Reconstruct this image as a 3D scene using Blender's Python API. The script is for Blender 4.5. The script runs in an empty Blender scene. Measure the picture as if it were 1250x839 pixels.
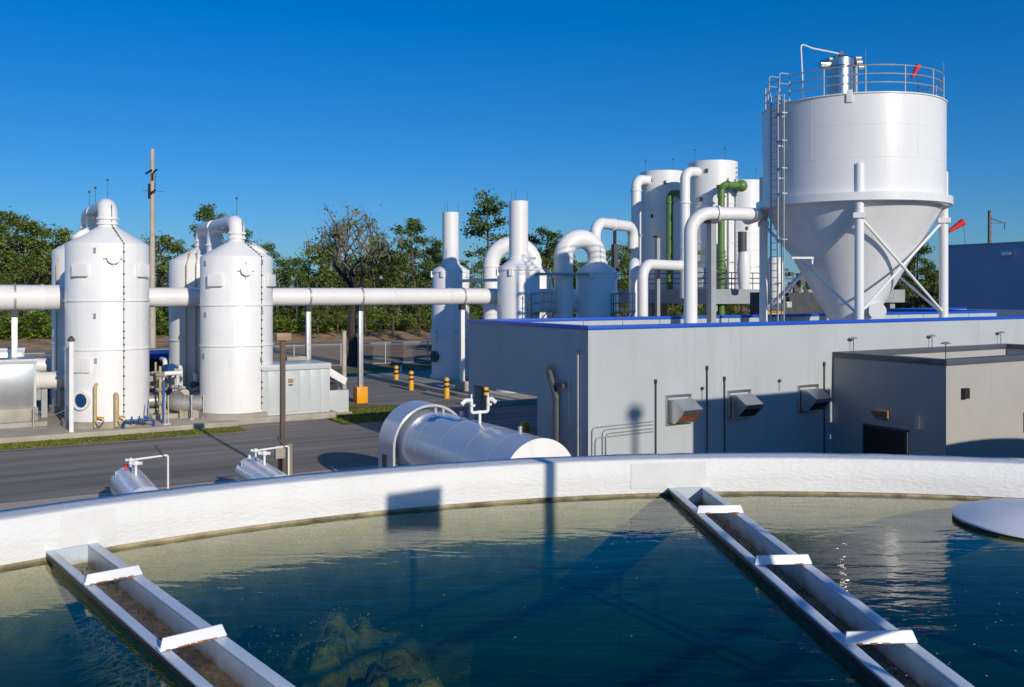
import bpy, bmesh, math, random
from mathutils import Vector, Matrix, Quaternion
PI = math.pi
R = math.radians
V = Vector
rnd = random.Random(7)
S = bpy.context.scene
C = S.collection

# ------------------------------------------------------------------ survey of the site
# camera stands at the origin, 6 m over the ground, looking along +Y; 1110 px focal length on a 1250 px wide frame
FL, CX, HZ, EYE = 1110.0, 625.0, 357.0, 6.0
def P(px, py, d): return V(((px-CX)/FL*d, d, EYE-(py-HZ)/FL*d))
def W(px, py, z=0.0):
    return P(px, py, FL*(EYE-z)/(py-HZ))
UX = V((.8605, .5094, 0)); VX = V((-.5094, .8605, 0)); ANG = math.atan2(.5094, .8605)
def AB(a, b, z=0.0): return UX*a + VX*b + V((0, 0, z))        # plant grid: a along the facades, b away from the camera
def ab(p): return (p.x*.8605+p.y*.5094, -p.x*.5094+p.y*.8605)

# ------------------------------------------------------------------ materials
def mat(name, col, rough=.5, metal=0.0, var=.08, scale=3.0, bump=0.0, bscale=40.0, streak=0.0, streak_col=(.25, .22, .17),
        dirt=0.0, spec=.5, stretch=(1, 1, 1), speck=0.0, grain=0.0):
    m = bpy.data.materials.new(name); m.use_nodes = True
    nt = m.node_tree; N = nt.nodes; L = nt.links
    bs = N['Principled BSDF']
    bs.inputs['Roughness'].default_value = rough; bs.inputs['Metallic'].default_value = metal
    bs.inputs['Specular IOR Level'].default_value = spec
    geo = N.new('ShaderNodeNewGeometry')
    mp = N.new('ShaderNodeMapping'); mp.inputs['Scale'].default_value = stretch
    if grain:
        vr = N.new('ShaderNodeVectorRotate'); vr.rotation_type = 'Z_AXIS'; vr.inputs['Angle'].default_value = -ANG; L.new(geo.outputs['Position'], vr.inputs['Vector'])
        mp.inputs['Scale'].default_value = (grain, 1.6, 1); L.new(vr.outputs[0], mp.inputs['Vector'])
    else: L.new(geo.outputs['Position'], mp.inputs['Vector'])
    def noise(sc, det=4, src=None, ro=.6):
        n = N.new('ShaderNodeTexNoise'); n.inputs['Scale'].default_value = sc; n.inputs['Detail'].default_value = det
        n.inputs['Roughness'].default_value = ro
        L.new((src or mp).outputs['Vector'], n.inputs['Vector']); return n
    def mixc(fac, a, b, mode='MIX'):
        x = N.new('ShaderNodeMix'); x.data_type = 'RGBA'; x.blend_type = mode
        if hasattr(fac, 'links'): L.new(fac, x.inputs[0])
        else: x.inputs[0].default_value = fac
        for s, i in ((a, 6), (b, 7)):
            if hasattr(s, 'links'): L.new(s, x.inputs[i])
            else: x.inputs[i].default_value = (*s, 1)
        return x.outputs[2]
    def ramp(sock, a, b):
        r = N.new('ShaderNodeMapRange'); r.inputs[1].default_value = a; r.inputs[2].default_value = b
        L.new(sock, r.inputs[0]); return r.outputs[0]
    n1 = noise(scale)
    lo = tuple(max(0, c*(1-var*1.6)) for c in col); hi = tuple(min(1, c*(1+var)) for c in col)
    c = mixc(ramp(n1.outputs['Fac'], .3, .7), lo, hi)
    if speck:
        n4 = noise(60, 2)
        c = mixc(ramp(n4.outputs['Fac'], .35, .65), c, mixc(.55, c, tuple(k*(1-speck) for k in col)))
    if streak:
        ms = N.new('ShaderNodeMapping'); ms.inputs['Scale'].default_value = (2.2, 2.2, .10)
        L.new(geo.outputs['Position'], ms.inputs['Vector'])
        n2 = noise(1.6, 6, ms, .7)
        f = N.new('ShaderNodeMath'); f.operation = 'MULTIPLY'; f.inputs[1].default_value = streak
        L.new(ramp(n2.outputs['Fac'], .52, .8), f.inputs[0])
        c = mixc(f.outputs[0], c, streak_col)
    if dirt:
        n3 = noise(.7, 8, None, .7)
        f = N.new('ShaderNodeMath'); f.operation = 'MULTIPLY'; f.inputs[1].default_value = dirt
        L.new(ramp(n3.outputs['Fac'], .48, .75), f.inputs[0])
        c = mixc(f.outputs[0], c, streak_col)
    L.new(c, bs.inputs['Base Color'])
    if bump:
        nb = noise(bscale, 5)
        b = N.new('ShaderNodeBump'); b.inputs['Strength'].default_value = bump; b.inputs['Distance'].default_value = .02
        L.new(nb.outputs['Fac'], b.inputs['Height']); L.new(b.outputs['Normal'], bs.inputs['Normal'])
    return m

M = {}
M['white'] = mat('white_paint', (.83, .82, .80), .34, var=.03, scale=.6, streak=.30, streak_col=(.50, .45, .37), bump=.03, bscale=3)
M['silo_white'] = mat('silo_paint', (.78, .785, .79), .3, var=.025, scale=.35, streak=.25, streak_col=(.52, .49, .44), bump=.05, bscale=1.2)
M['steelpipe'] = mat('white_pipe_paint', (.80, .78, .75), .35, var=.03, scale=1.0, dirt=.12, streak_col=(.5, .46, .4))
M['rim'] = mat('basin_paint', (.76, .755, .73), .6, var=.03, scale=1.2, bump=.45, bscale=17, dirt=.10, streak_col=(.55, .52, .45), stretch=(1, 1, 2.4), streak=.22)
M['rawconc'] = mat('raw_concrete', (.74, .60, .43), .8, var=.16, scale=4, bump=.7, bscale=45, speck=.5, streak=.25, streak_col=(.25, .22, .14))
M['concrete'] = mat('concrete', (.40, .36, .30), .85, var=.12, scale=1.3, bump=.2, bscale=30, dirt=.5, streak_col=(.24, .20, .15))
M['pad'] = mat('slab_concrete', (.42, .37, .30), .85, var=.14, scale=.6, bump=.15, bscale=20, dirt=.55, streak_col=(.26, .21, .15))
M['stucco'] = mat('grey_stucco', (.435, .475, .49), .8, var=.035, scale=.5, bump=.15, bscale=60, streak=.5, streak_col=(.33, .33, .32))
M['stucco2'] = mat('beige_stucco', (.395, .39, .36), .8, var=.03, scale=.7, bump=.12, bscale=60, streak=.2, streak_col=(.3, .28, .24))
M['trimblue'] = mat('blue_coping', (.006, .085, .52), .4, var=.05, scale=1)
M['trimnavy'] = mat('navy_coping', (.085, .095, .12), .45, var=.08, scale=1)
M['hallshade'] = mat('blue_wall_panels', (.22, .36, .54), .6, var=.03, scale=.3)  # far hall wall, the blue of its shade put into the colour
M['roof'] = mat('roof_membrane', (.45, .45, .43), .9, var=.08, scale=.8, dirt=.3)
M['asphalt'] = mat('asphalt', (.245, .215, .18), .9, var=.35, scale=.8, bump=.25, bscale=30, dirt=.55, streak_col=(.36, .34, .31), speck=.3, grain=.10)
M['alu'] = mat('brushed_aluminium', (.62, .63, .64), .28, metal=.9, var=.08, scale=1.5, bump=.03, bscale=2)
M['steel'] = mat('stainless_steel', (.60, .59, .57), .25, metal=1, var=.06, scale=2)
M['dullsteel'] = mat('dull_stainless', (.46, .42, .38), .45, metal=.5, var=.1, scale=2)
M['galv'] = mat('galvanised_steel', (.48, .49, .50), .45, metal=.55, var=.12, scale=6)
M['greysteel'] = mat('grey_painted_steel', (.34, .36, .37), .5, var=.07, scale=1.5)
M['fibreglass'] = mat('tank_skin', (.60, .62, .66), .22, metal=.25, var=.04, scale=.8, streak=.15, streak_col=(.42, .42, .45))
M['cabinet'] = mat('cabinet_paint', (.52, .55, .55), .4, var=.03, scale=1, streak=.12, streak_col=(.4, .42, .42))
M['black'] = mat('black_parts', (.018, .018, .02), .5, var=.2, scale=4)
M['darkgrey'] = mat('dark_grey', (.07, .075, .08), .55, var=.15, scale=3)
M['bluepart'] = mat('blue_valve_paint', (.015, .075, .27), .4, var=.1, scale=5)
M['glassblue'] = mat('porthole_glass', (.015, .06, .16), .08, var=.1, scale=5)
M['yellow'] = mat('yellow_paint', (.78, .40, .02), .45, var=.06, scale=3)
M['paleyellow'] = mat('pale_yellow_pipe', (.52, .40, .19), .5, var=.12, scale=4)
M['orange'] = mat('orange_paint', (.80, .34, .01), .45, var=.05, scale=3)
M['red'] = mat('red_fabric', (.75, .02, .03), .7, var=.06, scale=4)
M['green'] = mat('green_pipe_paint', (.11, .22, .055), .42, var=.06, scale=2)
M['brownpost'] = mat('bronze_post', (.10, .065, .045), .45, var=.08, scale=3)
M['brownlamp'] = mat('bronze_lamp_head', (.33, .20, .12), .5, var=.06, scale=4)
M['wood'] = mat('timber', (.27, .22, .15), .85, var=.2, scale=8, stretch=(1, 1, .1))
M['poleconc'] = mat('spun_concrete', (.46, .41, .34), .85, var=.1, scale=2, bump=.1)
M['launder'] = mat('launder_paint', (.66, .72, .78), .35, var=.05, scale=4, dirt=.12, streak_col=(.5, .46, .38))
M['rust'] = mat('rusty_edge', (.42, .13, .03), .85, var=.4, scale=20)
M['bark'] = mat('bark', (.115, .085, .06), .9, var=.3, scale=4, stretch=(1, 1, .2))
M['barkgrey'] = mat('grey_bark', (.20, .17, .14), .9, var=.3, scale=4)
M['barkdark'] = mat('dark_bark', (.05, .04, .032), .9, var=.3, scale=4)
M['hoodrust'] = mat('rusty_louvre', (.26, .09, .04), .7, var=.3, scale=9)

def leafmat(name, c1, c2, c3):
    m = bpy.data.materials.new(name); m.use_nodes = True
    nt = m.node_tree; N = nt.nodes; L = nt.links; bs = N['Principled BSDF']
    g = N.new('ShaderNodeNewGeometry'); r = N.new('ShaderNodeValToRGB')
    r.color_ramp.elements[0].color = (*c1, 1); r.color_ramp.elements[1].color = (*c3, 1)
    e = r.color_ramp.elements.new(.5); e.color = (*c2, 1)
    n = N.new('ShaderNodeTexNoise'); n.inputs['Scale'].default_value = .35; n.inputs['Detail'].default_value = 3
    L.new(g.outputs['Position'], n.inputs['Vector'])
    a = N.new('ShaderNodeMath'); a.operation = 'MULTIPLY_ADD'; a.inputs[1].default_value = .6
    mr = N.new('ShaderNodeMapRange'); mr.inputs[1].default_value = .3; mr.inputs[2].default_value = .7; mr.inputs[4].default_value = .4
    L.new(n.outputs['Fac'], mr.inputs[0])
    L.new(g.outputs['Random Per Island'], a.inputs[0]); L.new(mr.outputs[0], a.inputs[2])
    L.new(a.outputs[0], r.inputs[0]); L.new(r.outputs[0], bs.inputs['Base Color'])
    bs.inputs['Roughness'].default_value = .6
    t = N.new('ShaderNodeBsdfTranslucent'); L.new(r.outputs[0], t.inputs['Color'])
    x = N.new('ShaderNodeMixShader'); x.inputs[0].default_value = .22
    L.new(bs.outputs[0], x.inputs[1]); L.new(t.outputs[0], x.inputs[2]); L.new(x.outputs[0], N['Material Output'].inputs['Surface'])
    return m
M['leaf'] = leafmat('broad_leaves', (.034, .062, .009), (.118, .17, .021), (.26, .30, .045))
M['needle'] = leafmat('pine_needles', (.030, .060, .011), (.085, .145, .022), (.18, .245, .04))
M['palm'] = leafmat('palmetto_fronds', (.09, .17, .015), (.24, .36, .035), (.40, .50, .06))
M['scrub'] = leafmat('scrub_leaves', (.032, .055, .009), (.105, .145, .021), (.23, .24, .045))
M['drytwig'] = leafmat('grey_moss_and_twigs', (.13, .115, .09), (.24, .21, .165), (.36, .32, .25))
M['grassblade'] = leafmat('grass_blades', (.10, .12, .012), (.17, .19, .018), (.25, .24, .04))
M['algae'] = leafmat('algae', (.14, .13, .008), (.34, .30, .02), (.60, .50, .06))

def bands(name, axis_cols, period, offset=0):
    m = bpy.data.materials.new(name); m.use_nodes = True
    nt = m.node_tree; N = nt.nodes; L = nt.links; bs = N['Principled BSDF']
    g = N.new('ShaderNodeNewGeometry'); s = N.new('ShaderNodeSeparateXYZ'); L.new(g.outputs['Position'], s.inputs[0])
    r = N.new('ShaderNodeValToRGB'); r.color_ramp.interpolation = 'CONSTANT'
    mr = N.new('ShaderNodeMapRange'); mr.inputs[1].default_value = offset; mr.inputs[2].default_value = offset+period
    L.new(s.outputs['Z'], mr.inputs[0]); L.new(mr.outputs[0], r.inputs[0])
    els = r.color_ramp.elements
    els[0].position = 0; els[0].color = (*axis_cols[0][1], 1); els[1].position = axis_cols[1][0]; els[1].color = (*axis_cols[1][1], 1)
    for p, c in axis_cols[2:]:
        e = els.new(p); e.color = (*c, 1)
    L.new(r.outputs[0], bs.inputs['Base Color']); bs.inputs['Roughness'].default_value = .45
    return m
Y_, K_ = (.78, .40, .02), (.02, .02, .02)
M['bollard'] = bands('bollard_paint', [(0, Y_), (.53, K_), (.64, Y_), (.76, K_), (.86, Y_)], 1.16)

# ------------------------------------------------------------------ mesh builder
ORIG = {}
class MB:
    def __init__(s): s.b = bmesh.new()
    def box(s, c, size, rz=0.0, rot=None):
        m = Matrix.Translation(c) @ (rot.to_matrix().to_4x4() if rot else Matrix.Rotation(rz, 4, 'Z')) @ Matrix.Diagonal((*size, 1))
        bmesh.ops.create_cube(s.b, size=1, matrix=m); return s
    def abox(s, a0, a1, b0, b1, z0, z1):
        return s.box(AB((a0+a1)/2, (b0+b1)/2, (z0+z1)/2), (abs(a1-a0), abs(b1-b0), abs(z1-z0)), ANG)
    def ring(s, c, ax, r, n, ref=None):
        ax = ax.normalized()
        if ref is None: ref = V((0, 0, 1)) if abs(ax.z) < .9 else V((1, 0, 0))
        x = ax.cross(ref).normalized(); y = ax.cross(x).normalized()
        return [s.b.verts.new(c + x*(r*math.cos(2*PI*i/n)) + y*(r*math.sin(2*PI*i/n))) for i in range(n)]
    def bridge(s, a, b):
        n = len(a)
        for i in range(n): s.b.faces.new((a[i], a[(i+1) % n], b[(i+1) % n], b[i]))
    def cyl(s, p0, p1, r0, r1=None, n=20, caps=True):
        p0 = V(p0); p1 = V(p1); r1 = r0 if r1 is None else r1
        a = s.ring(p0, p1-p0, r0, n); b = s.ring(p1, p1-p0, r1, n); s.bridge(a, b)
        if caps: s.b.faces.new(a[::-1]); s.b.faces.new(b)
        return s
    def tube(s, pts, r, n=14, caps=True):
        pts = [V(p) for p in pts]; rs = r if isinstance(r, (list, tuple)) else [r]*len(pts)
        t0 = (pts[1]-pts[0]).normalized(); ref = V((0, 0, 1)) if abs(t0.z) < .9 else V((1, 0, 0))
        x = t0.cross(ref).normalized(); prev = None; first = None
        for i, p in enumerate(pts):
            t = ((pts[i+1]-p).normalized() if i < len(pts)-1 else V((0, 0, 0))) + ((p-pts[i-1]).normalized() if i else V((0, 0, 0)))
            t.normalize(); x = (x - t*x.dot(t)).normalized(); y = t.cross(x)
            rg = [s.b.verts.new(p + x*(rs[i]*math.cos(2*PI*k/n)) + y*(rs[i]*math.sin(2*PI*k/n))) for k in range(n)]
            if prev: s.bridge(prev, rg)
            else: first = rg
            prev = rg
        if caps: s.b.faces.new(first[::-1]); s.b.faces.new(prev)
        return s
    def lathe(s, prof, c, n=64, axis=None, cap=True):
        ax = V(axis) if axis else V((0, 0, 1)); c = V((c[0], c[1], c[2] if len(c) > 2 else 0)); prev = None; first = None
        for r, z in prof:
            rg = s.ring(c + ax.normalized()*z, ax, max(r, .001), n)
            if prev: s.bridge(prev, rg)
            else: first = rg
            prev = rg
        if cap: s.b.faces.new(first[::-1]); s.b.faces.new(prev)
        return s
    def ngon(s, pts): s.b.faces.new([s.b.verts.new(V(p)) for p in pts]); return s
    def prism(s, pts, ext):
        a = [s.b.verts.new(V(p)) for p in pts]; b = [s.b.verts.new(V(p)+V(ext)) for p in pts]
        s.bridge(a, b); s.b.faces.new(a[::-1]); s.b.faces.new(b); return s
    def ball(s, c, r, n=12, sc=(1, 1, 1)):
        bmesh.ops.create_uvsphere(s.b, u_segments=n, v_segments=max(6, n*2//3), radius=r, matrix=Matrix.Translation(c) @ Matrix.Diagonal((*sc, 1))); return s
    def build(s, name, m, parent=None, sharp=35, bevel=0.0, fix=True):
        b = s.b
        if fix: bmesh.ops.recalc_face_normals(b, faces=b.faces)
        if bevel:
            es = [e for e in b.edges if len(e.link_faces) == 2 and e.calc_face_angle(0) > R(40)]
            bmesh.ops.bevel(b, geom=es, offset=bevel, segments=2, affect='EDGES', profile=.6)
        for e in b.edges: e.smooth = not (len(e.link_faces) == 2 and e.calc_face_angle(0) > R(sharp))
        for f in b.faces: f.smooth = True
        o0 = ORIG.get(parent.name, V((0, 0, 0))) if parent else V((0, 0, 0))
        if o0.length: bmesh.ops.translate(b, verts=b.verts, vec=-o0)
        me = bpy.data.meshes.new(name); b.to_mesh(me); b.free()
        o = bpy.data.objects.new(name, me); C.objects.link(o)
        if m: me.materials.append(m if not isinstance(m, str) else M[m])
        if parent: o.parent = parent
        ORIG[o.name] = o0
        return o

def tag(o, label=None, cat=None, group=None, kind=None):
    if label: o['label'] = label
    if cat: o['category'] = cat
    if group: o['group'] = group
    if kind: o['kind'] = kind
    return o
def thing(name, label, cat, loc=(0, 0, 0), group=None):
    o = bpy.data.objects.new(name, None); C.objects.link(o); o.location = loc; o.empty_display_size = .3
    ORIG[o.name] = V(loc); return tag(o, label, cat, group)
def struct(o): o['kind'] = 'structure'; return o

def fillet(pts, rad, seg=9):
    pts = [V(p) for p in pts]; out = [pts[0]]
    for i in range(1, len(pts)-1):
        a, p, b = pts[i-1], pts[i], pts[i+1]; u = (a-p).normalized(); w = (b-p).normalized()
        ang = u.angle(w); t = min(rad/math.tan(ang/2), (a-p).length*.499, (b-p).length*.499); r = t*math.tan(ang/2)
        cdir = (u+w).normalized(); c = p + cdir*(r/math.sin(ang/2)); s0 = p+u*t-c; s1 = p+w*t-c; tot = s0.angle(s1)
        ax = s0.cross(s1).normalized()
        for k in range(seg+1): out.append(c + Quaternion(ax, tot*k/seg) @ s0)
    out.append(pts[-1]); return out
def on_cyl(c, r, px):
    k = (px-CX)/FL; d = V((k, 1)).normalized(); c2 = V((c[0], c[1])); t = c2.dot(d); h = (c2-d*t).length
    if h >= r: q = c2 + (d*t-c2).normalized()*r
    else: q = d*(t-math.sqrt(r*r-h*h))
    n = (q-c2).normalized(); return V((q.x, q.y, 0)), V((n.x, n.y, 0))
def zat(py, d): return EYE-(py-HZ)/FL*d
def rescale(before, k):                                              # set everything made since `before` at k times its distance (and size) from the survey point
    for o in bpy.data.objects:
        if o.name not in before and o.parent is None:
            o.location = V((0, 0, EYE)) + (o.location-V((0, 0, EYE)))*k; o.scale = (k, k, k)
def names(): return set(o.name for o in bpy.data.objects)
def copy_tree(o, parent=None):
    c = o.copy(); C.objects.link(c)
    if parent: c.parent = parent
    for ch in list(o.children): copy_tree(ch, c)
    return c

# ------------------------------------------------------------------ camera, sky, sun
cam = bpy.data.cameras.new('camera'); co = bpy.data.objects.new('camera', cam); C.objects.link(co)
co.location = (0, 0, EYE); co.rotation_euler = (PI/2, 0, 0); cam.sensor_width = 36; cam.lens = 36*FL/1250
cam.shift_y = -(419.5-HZ)/1250; cam.clip_end = 3000; cam.clip_start = .1; S.camera = co
SUN_EL = R(20); SD = V((-.52, .854, 0)).normalized(); TE = math.tan(SUN_EL)            # SD: the way shadows fall
sunvec = V((-SD.x*math.cos(SUN_EL), -SD.y*math.cos(SUN_EL), math.sin(SUN_EL)))
sl = bpy.data.lights.new('sun', 'SUN'); sl.energy = 3.6; sl.angle = R(.5); sl.color = (1, .91, .77)
so = bpy.data.objects.new('sun', sl); C.objects.link(so); so.rotation_euler = sunvec.to_track_quat('Z', 'Y').to_euler()
so.location = sunvec*60
w = bpy.data.worlds.new('World'); S.world = w; w.use_nodes = True
nt = w.node_tree; bg = nt.nodes['Background']
sky = nt.nodes.new('ShaderNodeTexSky'); sky.sky_type = 'NISHITA'; sky.sun_disc = False
sky.sun_elevation = SUN_EL; sky.sun_rotation = math.atan2(sunvec.x, sunvec.y)
sky.air_density = 1.0; sky.dust_density = .35; sky.ozone_density = 3.0
hs = nt.nodes.new('ShaderNodeHueSaturation'); hs.inputs['Saturation'].default_value = 1.22; hs.inputs['Value'].default_value = 1.0
tn = nt.nodes.new('ShaderNodeMix'); tn.data_type = 'RGBA'; tn.blend_type = 'MULTIPLY'; tn.inputs[0].default_value = 1; tn.inputs[7].default_value = (.46, .79, 1.27, 1)
gm = nt.nodes.new('ShaderNodeGamma'); gm.inputs['Gamma'].default_value = .78
h2 = nt.nodes.new('ShaderNodeHueSaturation'); h2.inputs['Saturation'].default_value = 1.11
for a, b in ((sky.outputs[0], hs.inputs['Color']), (hs.outputs[0], gm.inputs['Color']), (gm.outputs[0], tn.inputs[6]), (tn.outputs[2], h2.inputs['Color']), (h2.outputs[0], bg.inputs['Color'])): nt.links.new(a, b)
bg.inputs['Strength'].default_value = .118
vs = S.view_settings; vs.view_transform = 'Standard'; vs.look = 'None'; vs.exposure = 0; vs.gamma = 1

# ------------------------------------------------------------------ ground
def sheet(name, pts, z, m):
    o = MB().ngon([V((p.x, p.y, z)) for p in pts]).build(name, m); return struct(o)
def gmat():
    m = mat('leaf_litter', (.30, .19, .105), .95, var=.3, scale=.35, bump=.5, bscale=8, dirt=.6, streak_col=(.29, .22, .14), speck=.4)
    return m
M['litter'] = gmat()
M['gravel'] = mat('pale_gravel', (.36, .30, .24), .95, var=.15, scale=1, bump=.3, bscale=30)
M['turf'] = mat('turf', (.14, .155, .02), .95, var=.35, scale=1.2, bump=.6, bscale=50, dirt=.7, streak_col=(.22, .16, .06))
MB().box((0, 600, -.06), (4000, 4000, .1)).build('ground', 'litter')['kind'] = 'structure'
sheet('road', [AB(-70, 29.6), AB(60, 29.6), AB(60, 39.4), AB(-70, 39.4)], 0, M['asphalt'])
sheet('yard_asphalt', [AB(14.4, 39.4), AB(70, 39.4), AB(70, 64.5), AB(-40, 64.5), AB(-40, 52), AB(14.4, 52)], .004, M['asphalt'])
sheet('road_edge', [AB(-60, 39.25), AB(10.2, 39.25), AB(10.2, 39.48), AB(-60, 39.48)], .016, M['gravel'])
sheet('asphalt_infill', [AB(10.2, 39.4), AB(14.5, 39.4), AB(14.5, 52), AB(10.2, 52)], .004, M['asphalt'])
sheet('concrete_apron', [AB(-70, 10), AB(12.9, 10), AB(12.9, 29.6), AB(-70, 29.6)], .004, mat('tan_apron', (.54, .44, .33), .9, var=.12, scale=.6, bump=.15, bscale=20, dirt=.4, streak_col=(.36, .28, .2)))
MB().abox(-60, 10.2, 41.3, 52, -.05, .22).build('plant_slab', 'pad', bevel=.02)['kind'] = 'structure'
sheet('grass_verge', [AB(-60, 39.4), AB(10.2, 39.4), AB(10.2, 41.3), AB(-60, 41.3)], .012, M['turf'])
sheet('grass_patch', [AB(14.5, 39.3), AB(19.2, 39.5), AB(21.0, 41.2), AB(18.9, 45.2), AB(17, 46.5), AB(14.5, 46)], .012, M['turf'])
sheet('grass_strip', [AB(-60, 64.5), AB(60, 64.5), AB(60, 68.5), AB(-60, 68.5)], .006, M['turf'])
sheet('gravel_track', [AB(-160, 96), AB(130, 96), AB(130, 104), AB(-160, 104)], .006, M['gravel'])
bk = MB(); rb = random.Random(3)
rows = []
for j, (b, z) in enumerate(((106, 0), (110, .5), (116, .9), (124, 1.2), (140, 1.4), (260, 1.4))):
    rows.append([bk.b.verts.new(AB(a, b + rb.uniform(-1, 1), max(.0, z + rb.uniform(-.2, .2)) if j else -.05)) for a in range(-240, 260, 6)])
for r0, r1 in zip(rows, rows[1:]):
    for i in range(len(r0)-1): bk.b.faces.new((r0[i], r0[i+1], r1[i+1], r1[i]))
M['bank'] = mat('brown_bank', (.40, .25, .135), .95, var=.35, scale=.5, bump=.6, bscale=6, dirt=.4, streak_col=(.25, .18, .10))
struct(bk.build('earth_bank', 'bank'))
def grass_tufts(name, regions, n, seed, h=(.05, .14)):
    r = random.Random(seed); mb = MB()
    for _ in range(n):
        a0, a1, b0, b1 = r.choice(regions); p = AB(r.uniform(a0, a1), r.uniform(b0, b1), 0); t = r.uniform(0, PI); hh = r.uniform(*h); wd = r.uniform(.03, .07)
        d = V((math.cos(t), math.sin(t), 0))*wd; l = V((r.uniform(-.05, .05), r.uniform(-.05, .05), hh))
        mb.ngon([p-d, p+d, p+d*.3+l, p-d*.3+l])
    return tag(mb.build(name, 'grassblade', fix=False), kind='stuff')
grass_tufts('grass', [(-14, 10, 39.55, 41.2), (-14, 4, 39.6, 40.9), (14.6, 18.6, 39.6, 44)], 14000, 5, (.02, .06))

# ------------------------------------------------------------------ the round basin in front
HB = 1.45; ZR = EYE-HB; BC = V((1.552*HB, -.106*HB, 0)); RI = 5.595*HB; RO = RI+.29; ZB = EYE-1.193*HB; ZW = ZB-.035
def stained(name, base, stain, z0, z1):
    m = mat(name, base, .4, var=.06, scale=3, streak=.35, streak_col=(.32, .24, .14)) if base else M['rawconc']; nt = m.node_tree; N = nt.nodes; L = nt.links; bs = N['Principled BSDF']
    src = bs.inputs['Base Color'].links[0].from_socket; g = N.new('ShaderNodeNewGeometry'); sp = N.new('ShaderNodeSeparateXYZ'); L.new(g.outputs['Position'], sp.inputs[0])
    n = N.new('ShaderNodeTexNoise'); n.inputs['Scale'].default_value = 7; n.inputs['Detail'].default_value = 6; L.new(g.outputs['Position'], n.inputs['Vector'])
    a = N.new('ShaderNodeMath'); a.operation = 'MULTIPLY_ADD'; a.inputs[1].default_value = .16 if base else .7; L.new(n.outputs['Fac'], a.inputs[0]); L.new(sp.outputs['Z'], a.inputs[2])
    r = N.new('ShaderNodeMapRange'); r.interpolation_type = 'SMOOTHSTEP'; r.inputs[1].default_value = z0+(.08 if base else .35); r.inputs[2].default_value = z1+(.08 if base else .35); L.new(a.outputs[0], r.inputs[0])
    x = N.new('ShaderNodeMix'); x.data_type = 'RGBA'; L.new(r.outputs[0], x.inputs[0]); x.inputs[6].default_value = (*stain, 1); L.new(src, x.inputs[7]); L.new(x.outputs[2], bs.inputs['Base Color'])
    return m
basin = thing('clarifier_basin', 'round concrete water basin with a white painted rim filling the foreground', 'basin', (BC.x, BC.y, 0))
def tubewall(profile, n=220):
    mb = MB(); prev = None; first = None
    for r, z in profile:
        rg = [mb.b.verts.new((BC.x+r*math.cos(2*PI*i/n), BC.y+r*math.sin(2*PI*i/n), z)) for i in range(n)]
        if prev: mb.bridge(prev, rg)
        else: first = rg
        prev = rg
    mb.bridge(prev, first); return mb
tubewall([(RI+.02, .55), (RI+.02, ZB), (RO-.02, ZB), (RO-.02, 0), (RI+.3, 0)]).build('wall', stained('basin_concrete', None, (.20, .20, .035), ZW-.75, ZW-.18), basin)
jr = random.Random(2)
cap = MB(); n = 360; rings = []
for r, z, jit in ((RI, ZB-.012, .0), (RI-.004, ZB+.1, .002), (RI-.004, ZR-.012, .002), (RI+.01, ZR-.001, .002), (RI+.06, ZR, .002), ((RI+RO)/2, ZR+.004, .004), (RO-.02, ZR, .005), (RO, ZR-.03, .006), (RO, ZB-.012, 0), (RO-.04, ZB-.012, 0)):
    rings.append([cap.b.verts.new((BC.x+(r+jr.uniform(-jit, jit)*.5)*math.cos(2*PI*i/n), BC.y+(r+jr.uniform(-jit, jit)*.5)*math.sin(2*PI*i/n), z+jr.uniform(-jit, jit)*.6)) for i in range(n)])
for a, b in zip(rings, rings[1:]+rings[:1]): cap.bridge(a, b)
cap.build('painted_rim', 'rim', basin, sharp=60)
def on_rim(px):
    k = (px-CX)/FL; a = k*k+1; b = k*BC.x+BC.y; c_ = BC.x**2+BC.y**2-RI*RI; y = (b+math.sqrt(b*b-a*c_))/a; return math.atan2(y-BC.y, k*y-BC.x)
jmat = mat('joint_filler', (.70, .69, .655), .8, var=.1, scale=6)
pm = mat('repair_mortar', (.73, .725, .70), .7, var=.05, scale=3, bump=.12, bscale=20, dirt=.3, streak_col=(.5, .48, .42))
for p0, p1 in ((74, 142), (770, 862)):
    a0, a1 = on_rim(p0), on_rim(p1); pb2 = MB()
    g = [[pb2.b.verts.new((BC.x+(RI-.0075)*math.cos(a0+(a1-a0)*i/12), BC.y+(RI-.0075)*math.sin(a0+(a1-a0)*i/12), z)) for i in range(13)] for z in (ZB+.03, ZR-.03)]
    for i in range(12): pb2.b.faces.new((g[0][i], g[0][i+1], g[1][i+1], g[1][i]))
    pb2.build('repair_patch', pm, basin)
tl = MB().lathe([(RI+.012, ZW-.03), (RI+.012, ZW+.016)], BC, 220, cap=False); tl.build('tide_line', mat('tide_stain', (.36, .29, .17), .7, var=.5, scale=5, dirt=.6, streak_col=(.20, .13, .06)), basin)
MB().lathe([(RI+.25, .3), (RI+.25, .55)], BC, 96).build('floor', mat('basin_floor', (.05, .09, .05), .9, var=.3, scale=.8), basin)
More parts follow.
